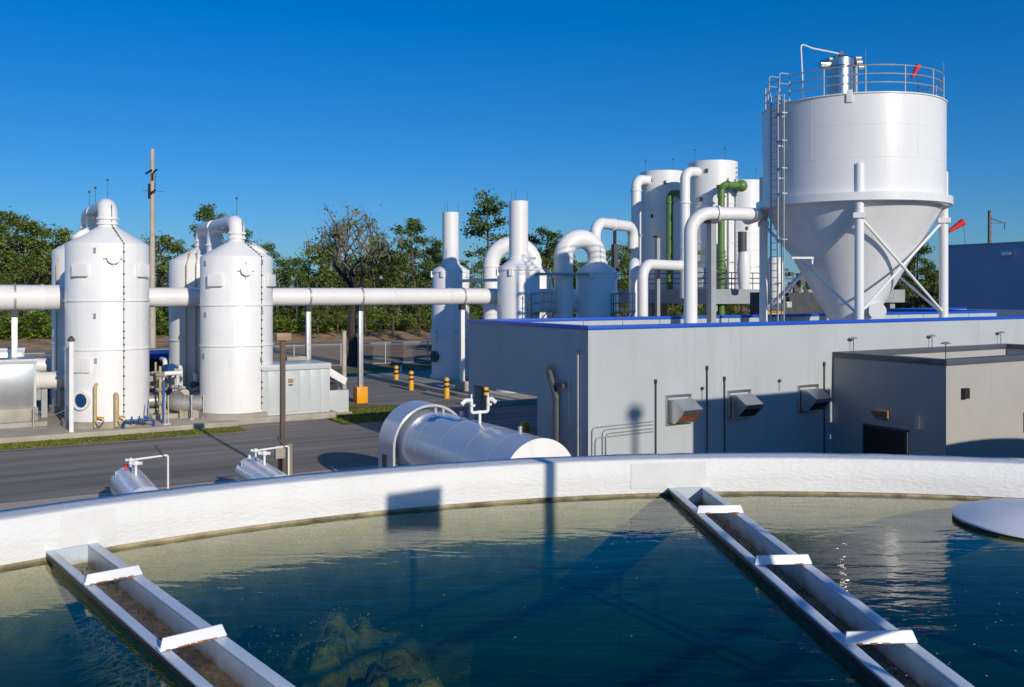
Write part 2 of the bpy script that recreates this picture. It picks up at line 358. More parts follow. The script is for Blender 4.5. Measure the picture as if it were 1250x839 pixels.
# water: a tinted rippling surface one can look into
wm = bpy.data.materials.new('basin_water'); wm.use_nodes = True
nt = wm.node_tree; N = nt.nodes; L = nt.links
for x in list(N):
    if x.type != 'OUTPUT_MATERIAL': N.remove(x)
geo = N.new('ShaderNodeNewGeometry')
def wn(sc, st, det=3, rough=.5, dist=0):
    mp = N.new('ShaderNodeMapping'); mp.inputs['Scale'].default_value = st; mp.inputs['Rotation'].default_value = (0, 0, .2)
    L.new(geo.outputs['Position'], mp.inputs['Vector']); t = N.new('ShaderNodeTexNoise'); t.inputs['Scale'].default_value = sc
    t.inputs['Detail'].default_value = det; t.inputs['Roughness'].default_value = rough; t.inputs['Distortion'].default_value = dist
    L.new(mp.outputs[0], t.inputs['Vector']); return t.outputs['Fac']
def mth(op, a, b):
    x = N.new('ShaderNodeMath'); x.operation = op
    for i, s in enumerate((a, b)):
        if hasattr(s, 'links'): L.new(s, x.inputs[i])
        else: x.inputs[i].default_value = s
    return x.outputs[0]
hgt = mth('ADD', mth('MULTIPLY', wn(3.2, (.55, 1.5, 1), 3, .5, .6), 1.0), mth('MULTIPLY', wn(10, (.6, 1.7, 1), 2, .5, .4), .22))
bp = N.new('ShaderNodeBump'); bp.inputs['Distance'].default_value = .035; bp.inputs['Strength'].default_value = .15
L.new(hgt, bp.inputs['Height'])
cr = N.new('ShaderNodeValToRGB'); cr.color_ramp.elements[0].color = (.0, .075, .055, 1); cr.color_ramp.elements[1].color = (.006, .20, .075, 1)
cr.color_ramp.elements[0].position = .38; cr.color_ramp.elements[1].position = .66
L.new(wn(.32, (1, 1, 1), 4), cr.inputs[0])
df = N.new('ShaderNodeBsdfDiffuse'); L.new(cr.outputs[0], df.inputs['Color'])
tr = N.new('ShaderNodeBsdfTransparent'); tr.inputs['Color'].default_value = (.92, .95, .90, 1)
mx = N.new('ShaderNodeMixShader'); mx.inputs[0].default_value = .84; L.new(df.outputs[0], mx.inputs[1]); L.new(tr.outputs[0], mx.inputs[2])
gl = N.new('ShaderNodeBsdfGlossy'); gl.inputs['Roughness'].default_value = .03; L.new(bp.outputs[0], gl.inputs['Normal'])
dt = N.new('ShaderNodeVectorMath'); dt.operation = 'DOT_PRODUCT'; L.new(geo.outputs['Incoming'], dt.inputs[0]); L.new(bp.outputs[0], dt.inputs[1])
inv = mth('SUBTRACT', 1.0, mth('MINIMUM', mth('ABSOLUTE', dt.outputs['Value'], 0.0), 1.0))
fres = mth('MINIMUM', mth('ADD', .02, mth('MULTIPLY', 1.55, mth('POWER', inv, 6.3))), 1.0)   # reflectance of the surface, the same from above and below
m2 = N.new('ShaderNodeMixShader'); L.new(fres, m2.inputs[0]); L.new(mx.outputs[0], m2.inputs[1]); L.new(gl.outputs[0], m2.inputs[2])
L.new(m2.outputs[0], N['Material Output'].inputs['Surface'])
va = N.new('ShaderNodeVolumeAbsorption'); va.inputs['Color'].default_value = (.68, .73, .38, 1); va.inputs['Density'].default_value = 2.2
L.new(va.outputs[0], N['Material Output'].inputs['Volume'])
# algae under the surface
M['algae_bed'] = mat('algae_bed', (.26, .24, .02), .95, var=.75, scale=9, bump=1.0, bscale=30, dirt=.8, streak_col=(.05, .07, .01))
from mathutils import noise as nz
al = MB(); r = random.Random(8)
for px, py, rx, ry, k in ((425, 765, .55, .80, 2600), (500, 825, .40, .36, 1200), (330, 780, .3, .25, 150), (300, 705, .6, .3, 160)):
    c = W(px, py, ZW-.17); G = 22; grid = []
    def hz_(x, y): 
        q = math.hypot(x, y); n = nz.noise(V((c.x+x*rx, c.y+y*ry, 0))*4.2)+.6*nz.noise(V((c.x+x*rx, c.y+y*ry, 3))*11)
        return -.45+.52*max(0, 1-q*q)*(.75+.5*n)+.05*n
    big = k > 1000
    if big:
        for a in range(G+1): grid.append([al.b.verts.new(c+V(((2*a/G-1)*1.25*rx, (2*b/G-1)*1.25*ry, hz_((2*a/G-1)*1.25, (2*b/G-1)*1.25)))) for b in range(G+1)])
        for a in range(G):
            for b in range(G): al.b.faces.new((grid[a][b], grid[a+1][b], grid[a+1][b+1], grid[a][b+1]))
    for _ in range(k):
        t_ = r.uniform(0, 6.28); q = math.sqrt(r.random())*1.15; x_, y_ = q*math.cos(t_), q*math.sin(t_)
        p = c+V((x_*rx, y_*ry, (hz_(x_, y_) if big else -.02+r.uniform(-.08, .04))))
        d_ = V((r.gauss(0, 1), r.gauss(0, 1), r.uniform(.1, 1.2))).normalized()*r.uniform(.006, .020); e_ = d_.cross(V((r.gauss(0, 1), r.gauss(0, 1), r.gauss(0, 1)))).normalized()*r.uniform(.002, .006)
        al.ngon([p-e_, p+e_, p+d_+e_*.4, p+d_-e_*.4])
o = al.build('algae', 'algae_bed', fix=False); tag(o, kind='stuff')
fo = MB(); r = random.Random(14)
for _ in range(60):
    px, py = (r.uniform(1040, 1250), r.uniform(700, 835)) if r.random() < .6 else (r.uniform(300, 1050), r.uniform(690, 835)); c = W(px, py, ZW+.003); q = r.uniform(.0015, .005)
    fo.ngon([c+V((q*math.cos(a)*r.uniform(.7, 1.3), q*math.sin(a)*1.2, 0)) for a in (0, 1, 2.1, 3.1, 4.2, 5.2)])
tag(fo.build('foam_flecks', mat('foam', (.6, .6, .55), .7), fix=False), kind='stuff')

# effluent launders: painted troughs running from the rim towards the camera
def launder(label, p0, p1, f_l, f_r, depth, braces, side):
    L0, R0 = p0; d = (p1-(L0+R0)/2); d.z = 0; d.normalize(); x = V((d.y, -d.x, 0)); x = -x if x.dot(R0-L0) < 0 else x
    wd = (R0-L0).dot(x); mid = (L0+R0)/2; start = mid + d*(-.25); length = (p1-mid).length + 2.2
    t = thing('effluent_launder', label, 'launder', (mid.x, mid.y, 0))
    def sec(xa, xb, za, zb, name, m, bev=.004):
        q = start; pts = [q+x*xa+V((0, 0, za-q.z)), q+x*xb+V((0, 0, za-q.z)), q+x*xb+V((0, 0, zb-q.z)), q+x*xa+V((0, 0, zb-q.z))]
        return MB().prism(pts, d*length).build(name, m, t, bevel=bev)
    h = wd/2; z = mid.z
    sec(-h, -h+f_l, z-.014, z, 'flange', 'launder'); sec(h-f_r, h, z-.014, z, 'flange', 'launder')
    sec(-h+f_l-.012, -h+f_l, z-depth, z-.016, 'side_plate', M['launder_in']); sec(h-f_r, h-f_r+.012, z-depth, z-.016, 'side_plate', M['launder_in'])
    sec(-h+f_l, h-f_r, z-depth, z-depth+.012, 'bottom_plate', 'rustfloor')
    sec(-h, -h+.01, z-.05, z-.016, 'lip', 'black'); sec(h-.01, h, z-.05, z-.016, 'lip', 'black')  # lip edges, painted black to include the shade under the flange
    sec(-h+f_l, h-f_r, z-depth+.013, z-depth+.05, 'trough_water', M['trough_water'], 0)
    sl = MB(); r = random.Random(int(px_seed(mid)))                     # sludge and weed in the trough bottom
    for _ in range(900):
        p = start + d*r.uniform(.2, length-.2) + x*r.uniform(-h+f_l+.01, h-f_r-.01); p.z = z-depth+.035+r.uniform(0, .03)
        e = V((r.uniform(-1, 1), r.uniform(-1, 1), r.uniform(-.1, .5))).normalized()*r.uniform(.006, .02); g = e.cross(V((0, 0, 1))).normalized()*r.uniform(.002, .008)
        sl.ngon([p-e, p+g, p+e, p-g])
    tag(sl.build('sludge', M['sludge'], t, fix=False), kind='stuff')
    for bx in braces:
        s = (bx-start).dot(d); q = start+d*s; q.z = z
        mb = MB(); hb, lean = .058, .018
        u0 = q-x*(h+.004); u1 = q+x*(h+.004)
        up = V((0, 0, hb))+d*(-lean)
        pr = [u0+V((0, 0, .003)), u1+V((0, 0, .003)), u1+up-x*.02, u0+up+x*.02]
        mb.prism(pr, d*(-.012)); mb.prism([u0+V((0, 0, .003))-d*.014, u1+V((0, 0, .003))-d*.014, u1+V((0, 0, .003))-d*.05, u0+V((0, 0, .003))-d*.05], V((0, 0, .01)))
        b = mb.build('brace', 'launder_white', t, bevel=.003)
        rr = random.Random(int(s*97))
        for _ in range(7 if side else 3):
            k = rr.uniform(-.45, .35)*wd; MB().box(q+x*k+d*.003+V((0, 0, .006)), (rr.uniform(.01, .06), .005, rr.uniform(.004, .010)), math.atan2(x.y, x.x)).build('rust_streak', 'rust', b)
    k = 0.0                                                          # where the trough clears the curved wall
    while max((start+d*k+x*sg*(h-.03)-BC).xy.length for sg in (-1, 1)) > RI-.004: k += .01
    t['hole'] = k
    e0 = start+d*(k-.012)
    pts = [e0-x*(h-f_l-.0), e0+x*(h-f_r), e0+x*(h-f_r), e0-x*(h-f_l)]
    MB().prism([V((p.x, p.y, zz)) for p, zz in zip(pts, (z-depth, z-depth, z-.002, z-.002))], d*.012).build('end_plate', M['launder_in'], t)
    return t, start, d, x, h, length, z
def px_seed(p): return abs(p.x*1000)+11
lz = ZB+.03
M['launder_in'] = stained('launder_inside', (.52, .60, .64), (.24, .16, .07), lz-.17, lz-.06)
M['launder_white'] = mat('brace_paint', (.78, .79, .80), .4, var=.04, scale=5)
M['rustfloor'] = mat('stained_trough_floor', (.10, .06, .025), .6, var=.5, scale=8, dirt=.6, streak_col=(.03, .03, .02), bump=.4, bscale=20)
M['trough_water'] = mat('brown_trough_water', (.13, .09, .04), .12, var=.5, scale=6, bump=.5, bscale=16, dirt=.5, streak_col=(.26, .19, .09))
M['sludge'] = leafmat('trough_weed', (.02, .016, .006), (.10, .075, .02), (.22, .17, .08))
La = launder('pale blue steel trough with rust along its braces at the left of the basin', (W(61, 677.2, lz), W(127, 668, lz)), (W(243, 839, lz)+W(363, 839, lz))/2, .050, .064, .17,
             [W(138, 709, lz), W(240, 786, lz)], 1)
Lb = launder('longer pale blue steel trough running from the rim towards the right of the basin', (W(819, 598.7, lz), W(870, 598.5, lz)), (W(1090, 839, lz)+W(1190, 839, lz))/2, .058, .064, .19,
             [W(881, 627, lz), W(956, 690, lz), W(1075, 787, lz)], 0)
wp = MB(); n = 160
def loop(pts):
    vs = [wp.b.verts.new((p[0], p[1], ZW)) for p in pts]; return [wp.b.edges.new((vs[i], vs[(i+1) % len(vs)])) for i in range(len(vs))]
es = loop([(BC.x+(RI+.012)*math.cos(2*PI*i/n), BC.y+(RI+.012)*math.sin(2*PI*i/n)) for i in range(n)])
for t, st, d, x, h, ln, z in (La, Lb):
    q0 = st+d*t['hole']; q1 = st+d*(ln-.02); e = h-.03
    es += loop([q0-x*e, q0+x*e, q1+x*e, q1-x*e])
bmesh.ops.triangle_fill(wp.b, edges=es, use_beauty=True, normal=(0, 0, 1))
for f in wp.b.faces:
    f.normal_update()
    if f.normal.z < 0: f.normal_flip()
struct(wp.build('water', wm, fix=False))
for o in (La[0], Lb[0]): del o['hole']
# weed hanging under the left launder
t, st, d, x, h, ln, z = La
wd = MB(); r = random.Random(12)
for _ in range(1500):
    k = r.uniform(1.2, ln-.5); p = st+d*k-x*(h-.02+r.uniform(-.02, .16)*min(1, k/2.5)); p.z = ZW-.03-r.random()*.2
    e = V((r.uniform(-.4, .4), r.uniform(-.4, .4), 0))*.3+(-x*.6+d*.5)*r.uniform(.04, .11); g = e.cross(V((0, 0, 1))).normalized()*r.uniform(.002, .006)
    wd.ngon([p, p+e*.5+g, p+e, p+e*.5-g])
tag(wd.build('hanging_weed', mat('pale_weed', (.24, .22, .12), .9, var=.4, scale=12), fix=False), kind='stuff')
# white domed cap on a post at the right edge
dc = W(1268, 635, ZW+.03)
dome = thing('domed_cover', 'white shallow domed cover over the water at the right edge', 'cover', (dc.x, dc.y, ZW))
kd = 1.085
MB().lathe([(r_*kd, z_) for r_, z_ in ((.01, .12), (.2, .105), (.38, .065), (.5, .02), (.545, 0), (.55, -.012), (.53, -.014), (.4, .02), (.02, .06))], dc, 72, axis=(.02, -.02, 1), cap=False).build('dome', 'launder_white', dome)
MB().lathe([(r_*kd, z_) for r_, z_ in ((.535, -.016), (.548, -.016), (.548, -.030), (.535, -.030), (.535, -.016))], dc, 72, axis=(.02, -.02, 1), cap=False).build('rubber_edge', 'black', dome)
MB().cyl((dc.x+.05, dc.y, .6), (dc.x+.05, dc.y, dc.z+.05), .035).build('post', 'galv', dome)

# ------------------------------------------------------------------ what stands beside and behind the camera (it throws the shadows on the rim and walls)
bd = V((.66, .75, 0)).normalized(); bn = V((-bd.y, bd.x, 0)); b0 = V((1.6, -.3, 0))
def BR(t, s, z): return b0+bd*t+bn*s+V((0, 0, z))
bw = thing('basin_walkway', 'steel walkway bridge with railings over the round basin', 'walkway', BR(0, 0, 0))
mb = MB(); mb.box(BR(1.35, 0, 4.66), (5.4, 1.0, .10), math.atan2(bd.y, bd.x)); mb.build('deck', 'galv', bw)
mb = MB()
for s in (-.45, .45): mb.box(BR(1.35, s, 4.5), (5.4, .1, .22), math.atan2(bd.y, bd.x))
mb.build('beam', 'galv', bw)
for s in (-.5, .5):
    mb = MB()
    for z in (5.3, 5.82): mb.cyl(BR(-1.2, s, z), BR(4.1, s, z), .024, n=10)
    ra = mb.build('railing', 'galv', bw)
    for k in range(4): MB().cyl(BR(-1.15+k*1.72, s, 4.6), BR(-1.15+k*1.72, s, 5.82), .024, n=10).build('post', 'galv', ra)
SU = V((-SD.x, -SD.y, 0))
def to_rail(px, py, d):                                              # point of the walkway railing that shades a spot on the rim
    tq = P(px, py, d); k = (.5-bn.dot(tq-b0+V((0, 0, 0))))/bn.dot(SU); tq.z += TE*k; return tq+SU*k
q = to_rail(670, 575, 7.74); lp = thing('walkway_lamp', 'walkway lamp post rising from the basin bridge', 'lamp', (q.x, q.y, 4.7))
MB().cyl((q.x, q.y, 4.7), (q.x, q.y, 8.4), .046, n=14).build('pole', 'galv', lp); MB().box((q.x, q.y, 8.44), (.4, .2, .12)).build('lamp_head', 'darkgrey', lp)
q = to_rail(518, 598, 7.2); cb = thing('control_box', 'grey control box on a stand at the basin bridge railing', 'control box', (q.x, q.y, 4.7)); LA = math.atan2(-SD.x, SD.y)
MB().box((q.x, q.y, q.z-.2), (.46, .12, .42), LA).build('housing', 'cabinet', cb, bevel=.01); MB().cyl((q.x, q.y, 4.7), (q.x, q.y, q.z-.4), .022, n=10).build('stand', 'galv', cb)
KB = 1.16; wq = V((12.13, 24.25, 0))*KB; sk = (ZR-(6-3.97*KB))/TE+9.65; sc_ = wq+SU*sk
sis = thing('sister_basin', 'second round concrete basin beside the first', 'basin', (sc_.x, sc_.y, 0))
MB().lathe([(9.4, .5), (9.4, ZR), (9.65, ZR), (9.65, 0)], sc_, 96, cap=False).build('wall', 'rawconc', sis); MB().lathe([(9.4, ZR-.3), (.01, ZR-.28)], sc_, 96, cap=False).build('water_surface', wm, sis)
def LS(l, s, z): return V((SD.y, -SD.x, 0))*l + SD*s + V((0, 0, z))
def ls(p): return (p.x*SD.y-p.y*SD.x, p.x*SD.x+p.y*SD.y)
l0, s0 = ls(V((4.79, 24.13, 0))*KB); l1, _ = ls(V((11.36, 23.8, 0))*KB); l1 -= .08; sN = 9.4; hC = 6-2.87*KB+TE*(s0-sN); lm_ = (l0+l1)/2
blk = thing('control_building', 'narrow grey control building between the basin and the plant building', 'building', LS(lm_, 7.2, 0))  # unseen block added and sized to throw the flat-topped shadow on the wall
MB().box(LS(lm_, sN-.35, (hC-.14)/2), (l1-l0-.02, .7, hC-.14), LA).build('wall', 'stucco', blk); MB().box(LS(lm_, sN-.35, hC-.07), (l1-l0, .7, .14), LA).build('coping', 'trimblue', blk)
MB().box(LS(lm_-1.2, sN-.73, 1.05), (1.0, .06, 2.1), LA).build('door', 'greysteel', blk)
wq = P(775, 510, 23.14*KB); q = wq+SU*40; zl = wq.z+TE*40
yl = thing('yard_lamp', 'tall yard lamp behind the basins', 'lamp', (q.x, q.y, 0))
MB().cyl((q.x, q.y, 0), (q.x, q.y, zl), .12, .10, n=14).build('pole', 'galv', yl); MB().box((q.x, q.y, zl+.1), (.46, .4, .36)).build('lamp_head', 'darkgrey', yl)

# ------------------------------------------------------------------ the plant building
NB = names(); KB = 1.16
A0, B0 = ab(P(718, 400, 22.4)); DEP = 6.29; HT = 5.17
def F(u, v, z=0): return AB(A0+u, B0+v, z)
def fbox(mb, u0, u1, v0, v1, z0, z1): return mb.abox(A0+u0, A0+u1, B0+v0, B0+v1, z0, z1)
pb = thing('plant_building', 'long grey stuccoed plant building with a bright blue coping and a drive-through corner', 'building', F(0, 0))
T = .25; UE = 34; TOP = HT-.10
mb = MB()
fbox(mb, 0, UE, 0, T, -1, TOP)                                             # front
fbox(mb, 0, T, T, 2.35, -1, TOP); fbox(mb, 0, T, 5.95, DEP-T, -1, TOP); fbox(mb, 0, T, 2.35, 5.95, 3.2, TOP)   # end with its opening
fbox(mb, 5.2, 27, DEP-T, DEP, -1, TOP); fbox(mb, 0, .4, DEP-T, DEP, -1, TOP); fbox(mb, .4, 5.2, DEP-T, DEP, 3.2, TOP)
fbox(mb, 27, 27+T, DEP, 12, -1, TOP); fbox(mb, 27, UE, 12, 12+T, -1, TOP); fbox(mb, UE, UE+T, 0, 12, -1, TOP)
fbox(mb, 5.2, 5.2+T, T, DEP-T, -1, 4.3)
mb.build('wall', 'stucco', pb)
mb = MB(); fbox(mb, T, UE, T, DEP-T, 4.28, 4.42); fbox(mb, 27+T, UE, DEP, 12, 4.28, 4.42); mb.build('roof', 'roof', pb)
mb = MB(); o = .03
fbox(mb, -o, UE, -o, T+o, TOP, HT); fbox(mb, -o, T+o, T+o, DEP+o, TOP, HT); fbox(mb, T+o, 27, DEP-T-o, DEP+o, TOP, HT)
fbox(mb, 27-o, 27+T+o, DEP+o, 12+T+o, TOP, HT); fbox(mb, 27+T+o, UE, 12-o, 12+T+o, TOP, HT)
mb.build('coping', 'trimblue', pb, bevel=.008)
mb = MB()
for k in range(16): fbox(mb, .9+k*1.6, .915+k*1.6, DEP-T-.008, DEP-T+.002, 4.42, TOP)
mb.build('panel_joints', 'darkgrey', pb)
# wall vents with hoods
vents = [(2.45, 'wall vent hood in full sun with a rusty louvre, leftmost on the grey wall', 'hoodrust'),
         (4.62, 'grey wall vent hood in the shade, middle of the three on the grey wall', 'black'),
         (7.34, 'grey wall vent hood in the shade, beside the low dark-trimmed building', 'black')]
for u, lab, lm in vents:
    vt = thing('wall_vent', lab, 'vent', F(u+.42, 0, 2.55), 'vent hoods on the grey wall')
    mb = MB(); z0, z1 = 2.53, 3.33
    fbox(mb, u, u+.85, -.05, 0, z1-.07, z1); fbox(mb, u, u+.85, -.05, 0, z0, z0+.05); fbox(mb, u, u+.07, -.05, 0, z0+.05, z1-.07); fbox(mb, u+.78, u+.85, -.05, 0, z0+.05, z1-.07)
    mb.build('frame', 'alu', vt, bevel=.006)
    ua, ub = u+.10, u+.75
    prof = [(-.04, 3.2), (-.22, 3.22), (-.62, 2.98), (-.55, 2.86), (-.28, 2.6), (-.04, 2.6)]
    mb = MB()
    for uu in (ua, ub):
        mb.ngon([F(uu, v, z) for v, z in prof])
    for (v0, zz0), (v1, zz1) in ((prof[0], prof[1]), (prof[1], prof[2]), (prof[2], prof[3])):
        mb.ngon([F(ua, v0, zz0), F(ub, v0, zz0), F(ub, v1, zz1), F(ua, v1, zz1)])
    mb.build('hood', 'alu', vt, sharp=20, fix=False)
    mb = MB().ngon([F(ua+.01, -.53, 2.87), F(ub-.01, -.53, 2.87), F(ub-.01, -.27, 2.63), F(ua+.01, -.27, 2.63)]); mb.build('louvre', lm, vt)
# conduits on the walls
def conduit(pts, r, label, m='darkgrey', cap=0.0, group='conduits on the plant building'):
    mb = MB().tube(fillet(pts, .12, 5), r, 8)
    o = tag(mb.build('wall_conduit', m), label, 'conduit', group)
    if cap: MB().box(V(pts[-1]), (cap, cap, cap*2.2)).build('cap', 'black', o)
for u, zt, lab in ((1.86+.25, 3.70, 'thin dark conduit up the grey wall left of the sunlit vent hood'), (3.87, 3.98, 'thin dark conduit up the grey wall between the two left vent hoods, taller one'),
                   (4.5, 3.66, 'thin dark conduit up the grey wall just left of the middle vent hood'), (8.45, 3.9, 'thin conduit up the grey wall beside the low dark-trimmed building')):
    conduit([F(u, -.04, -.9), F(u, -.04, zt)], .018, lab, 'darkgrey', .05)
for k, (u0, zz) in enumerate(((.10, 2.66), (.2, 2.40), (.42, 2.58), (.52, 2.48))):
    conduit([F(u0, -.035, -.9), F(u0, -.035, zz), F(2.02, -.035, zz+.02)], .014, 'bent grey conduit in the bundle of four at the building corner', 'galv')
for u, z in ((3.7, 3.44), (6.6, 3.5)):
    o = tag(MB().ball(F(u, -.05, z), .045, 10).cyl(F(u, -.03, z-.3), F(u, -.03, z), .006, n=6).build('wall_sensor', 'darkgrey'), 'small round sensor on a wire on the grey wall '+('between the left vent hoods' if u < 5 else 'between the right vent hoods'), 'sensor')
E_ = F(0, 0)
def FL_(v, out, z): return F(-out, v, z)
conduit([FL_(1.22, .14, -.9), FL_(1.22, .14, 3.3), FL_(1.55, .14, 3.95)], .085, 'thick bent duct pipe on the shaded end wall', 'darkgrey', .13)  # duct coloured dark to stand in for the shade on it
conduit([FL_(.72, .06, -.9), FL_(.72, .06, 3.82)], .03, 'pale short conduit on the shaded end wall', 'galv', 0)
conduit([FL_(.36, .06, -.9), FL_(.36, .06, 4.5)], .026, 'pale tall conduit on the shaded end wall nearest the corner', 'galv', .05)
o = tag(MB().box(FL_(1.0, .1, 3.62), (.16, .22, .12), ANG).box(FL_(1.22, .1, 3.62), (.10, .12, .12), ANG).build('wall_light', 'darkgrey'), 'small dark twin light fitting on the shaded end wall', 'light')
# low building in front, dark coping
lb_u0 = 8.86; lb_u1 = 17.5; lb_v = -3.64; LT = 4.24
lb = thing('low_building', 'low beige stuccoed building with a dark coping and a black door in its shaded end', 'building', F(lb_u0, lb_v))
mb = MB(); t2 = .22; zt = LT-.16
fbox(mb, lb_u0, lb_u0+t2, lb_v+t2, -.004, -1, zt); fbox(mb, lb_u0, lb_u1, lb_v, lb_v+t2, -1, zt); fbox(mb, lb_u1-t2, lb_u1, lb_v+t2, -.004, -1, zt); fbox(mb, lb_u0+t2, lb_u1-t2, -t2, -.004, 3.-1, zt)
mb.build('wall', 'stucco2', lb)
mb = MB(); fbox(mb, lb_u0+t2, lb_u1-t2, lb_v+t2, -t2, 3.3, 3.4); mb.build('roof', 'roof', lb)
mb = MB(); o = .035
fbox(mb, lb_u0-o, lb_u0+t2+o, lb_v+t2+o, -.006, zt, LT); fbox(mb, lb_u0-o, lb_u1+o, lb_v-o, lb_v+t2+o, zt, LT); fbox(mb, lb_u1-t2-o, lb_u1+o, lb_v+t2+o, -.006, zt, LT); fbox(mb, lb_u0+t2+o, lb_u1-t2-o, -t2-o, -.006, zt, LT)
mb.build('coping', 'trimnavy', lb, bevel=.006)
d = MB(); dz = 2.2; v0, v1 = -2.47, -1.149
fbox(d, lb_u0-.045, lb_u0-.005, v0, v1, -.85, dz); dr = d.build('door', 'black', lb)
mb = MB(); fbox(mb, lb_u0-.07, lb_u0-.003, v0-.06, v0, -.85, dz); fbox(mb, lb_u0-.07, lb_u0-.003, v1, v1+.06, -.85, dz); fbox(mb, lb_u0-.07, lb_u0-.003, v0-.06, v1+.06, dz, dz+.06); mb.build('frame', 'darkgrey', dr)
lt = thing('wall_lamp', 'bronze wedge wall lamp over the black door', 'lamp', F(lb_u0, -1.68, 2.55))
q = lambda out, v, z: F(lb_u0-out, v, z)
mb = MB().prism([q(.0, -1.92, 2.72), q(.20, -1.92, 2.68), q(.16, -1.92, 2.56), q(.0, -1.92, 2.44)], VX*.44); mb.build('housing', 'brownlamp', lt, bevel=.01)
mb = MB().prism([q(.150, -1.89, 2.555), q(.156, -1.89, 2.565), q(.02, -1.89, 2.43), q(.01, -1.89, 2.44)], VX*.38); mb.build('lens', 'alu', lt)
o = tag(MB().box(q(.05, -2.83, 2.5), (.10, .09, .36), ANG).box(q(.09, -2.83, 2.42), (.06, .06, .14), ANG).build('door_intercom', 'alu'), 'small pale intercom beside the black door', 'intercom')
def lv(u, out, z): return F(u, lb_v-out, z)
o = tag(MB().box(lv(9.6, .06, 3.32), (.22, .12, .28), ANG).build('wall_speaker', 'black', bevel=.015), 'small black speaker box on the beige wall', 'speaker')
o = tag(MB().box(lv(12.62, .03, 2.35), (.5, .06, .55), ANG).build('wall_sign', 'darkgrey'), 'dark notice plate on the beige wall at the right edge', 'sign')
sp = thing('sign_post', 'dark square sign on a post in front of the beige wall, at the right edge', 'sign', lv(12.35, 1.3, -.85))
MB().cyl(lv(12.75, .75, -.85), lv(12.75, .75, 3.45), .035, n=10).build('post', 'darkgrey', sp); MB().box(lv(12.75, .75, 3.15), (.5, .04, .55), ANG).build('plate', 'darkgrey', sp)
for px, py, wh in ((1041, 412, 'left of the low building on its back edge'), (1137, 409, 'middle of the low building back edge'), (1160, 418, 'above the beige front corner'), (1221, 405, 'at the far right of the low building back edge')):
    if py == 418: base = lv(.35+lb_u0, -.25, LT)
    else:
        k = (px-CX)/FL; u = (k*F(0, -.1).y-F(0, -.1).x)/(.8605-k*.5094); base = F(u, -.12, LT)
    d_ = base.y; top = zat(py, d_)
    lr = thing('roof_vent_mushroom', 'thin mushroom-topped air terminal '+wh, 'air terminal', base, 'air terminals on the low building')
    MB().cyl(base, (base.x, base.y, top), .012, n=8).build('rod', 'darkgrey', lr)
    MB().lathe([(.01, .02), (.09, 0), (.13, -.03), (.12, -.045), (.01, -.03)], (base.x, base.y, top), 20).build('cap', 'galv', lr)
rescale(NB, KB)
# far blue-shaded hall
fb = thing('far_hall', 'tall plain windowless hall in blue shade at the far right', 'building', AB(78.4, 52.4))
MB().abox(78.4, 120, 18, 52.4, 0, 10.3).build('wall', 'hallshade', fb)
mb = MB(); mb.abox(78.3, 120.1, 17.9, 52.5, 10.3, 10.42); mb.build('coping', 'hallshade', fb)
mb = MB()
for z in (3.4, 6.8): mb.abox(78.38, 78.4, 18, 52.4, z, z+.04)
mb.build('panel_joints', 'greysteel', fb)
p = AB(78.15, 46.6, 9.4); MB().box(p, (.5, .7, .3), ANG).build('floodlight', 'alu', fb)

# ------------------------------------------------------------------ the big silo
NB = names()
SC = V((15.52, 41.6, 0)); SR = 3.94; ZT = 14.32
silo = thing('storage_silo', 'big white cone-bottomed storage silo on four legs with a railing round its top', 'silo', SC)
MB().lathe([(SR-.1, 10.0), (SR, 10.0), (SR, ZT-.05), (SR+.05, ZT-.05), (SR+.05, ZT), (SR-.05, ZT+.02), (.3, ZT+.35), (.01, ZT+.35)], SC, 128, cap=False).build('shell', 'silo_white', silo)
MB().lathe([(SR-.02, 9.98), (1.12, 5.0), (.72, 4.3), (.70, 3.4), (.01, 3.4)], SC, 128, cap=False).build('cone', 'silo_white', silo)
MB().lathe([(SR+.003, 10.16), (SR+.27, 10.16), (SR+.27, 9.82), (SR+.20, 9.82), (SR+.20, 9.80), (SR-.16, 9.80)], SC, 128, cap=False).build('ring_beam', 'silo_white', silo)
mb = MB()
for z in (11.62, 13.0): mb.lathe([(SR+.001, z), (SR+.006, z+.006), (SR+.006, z+.02), (SR+.001, z+.026)], SC, 128, cap=False)
for a in (-2.35, -1.2, -.3): mb.box(SC+V((SR*math.cos(a), SR*math.sin(a), (z0 := 12.9))), (.012, .025, 2.6), a)
mb.build('weld_seam', 'silo_white', silo)
back = V((-SC.x, -SC.y)).normalized(); a_front = math.atan2(back.y, back.x)+R(4.6)
legs = []
for k in range(4):
    a = a_front+k*PI/2; q = SC+V((math.cos(a), math.sin(a), 0))*(SR-.07); legs.append(q)
    lg = MB().cyl((q.x, q.y, -.75), (q.x, q.y, 11.35), .19, n=24).build('leg', 'silo_white', silo)
    MB().lathe([(.19, 11.35), (.1, 11.42), (.01, 11.43)], (q.x, q.y, 0), 24, cap=False).build('cap', 'silo_white', lg)
    MB().box(q+V((math.cos(a), math.sin(a), 0))*.0+V((0, 0, 9.2)), (.5, .5, .22), a).build('gusset', 'silo_white', lg)
for k in range(4):
    p, q = legs[k], legs[(k+1) % 4]; off = (p+q)/2-SC; off.z = 0; off.normalize()
    for A_, B_, s in ((p, q, .03), (q, p, -.06)):
        MB().cyl(A_+V((0, 0, 9.15))+off*s, B_+V((0, 0, 5.05))+off*s, .06, n=12).build('brace', 'silo_white', silo)
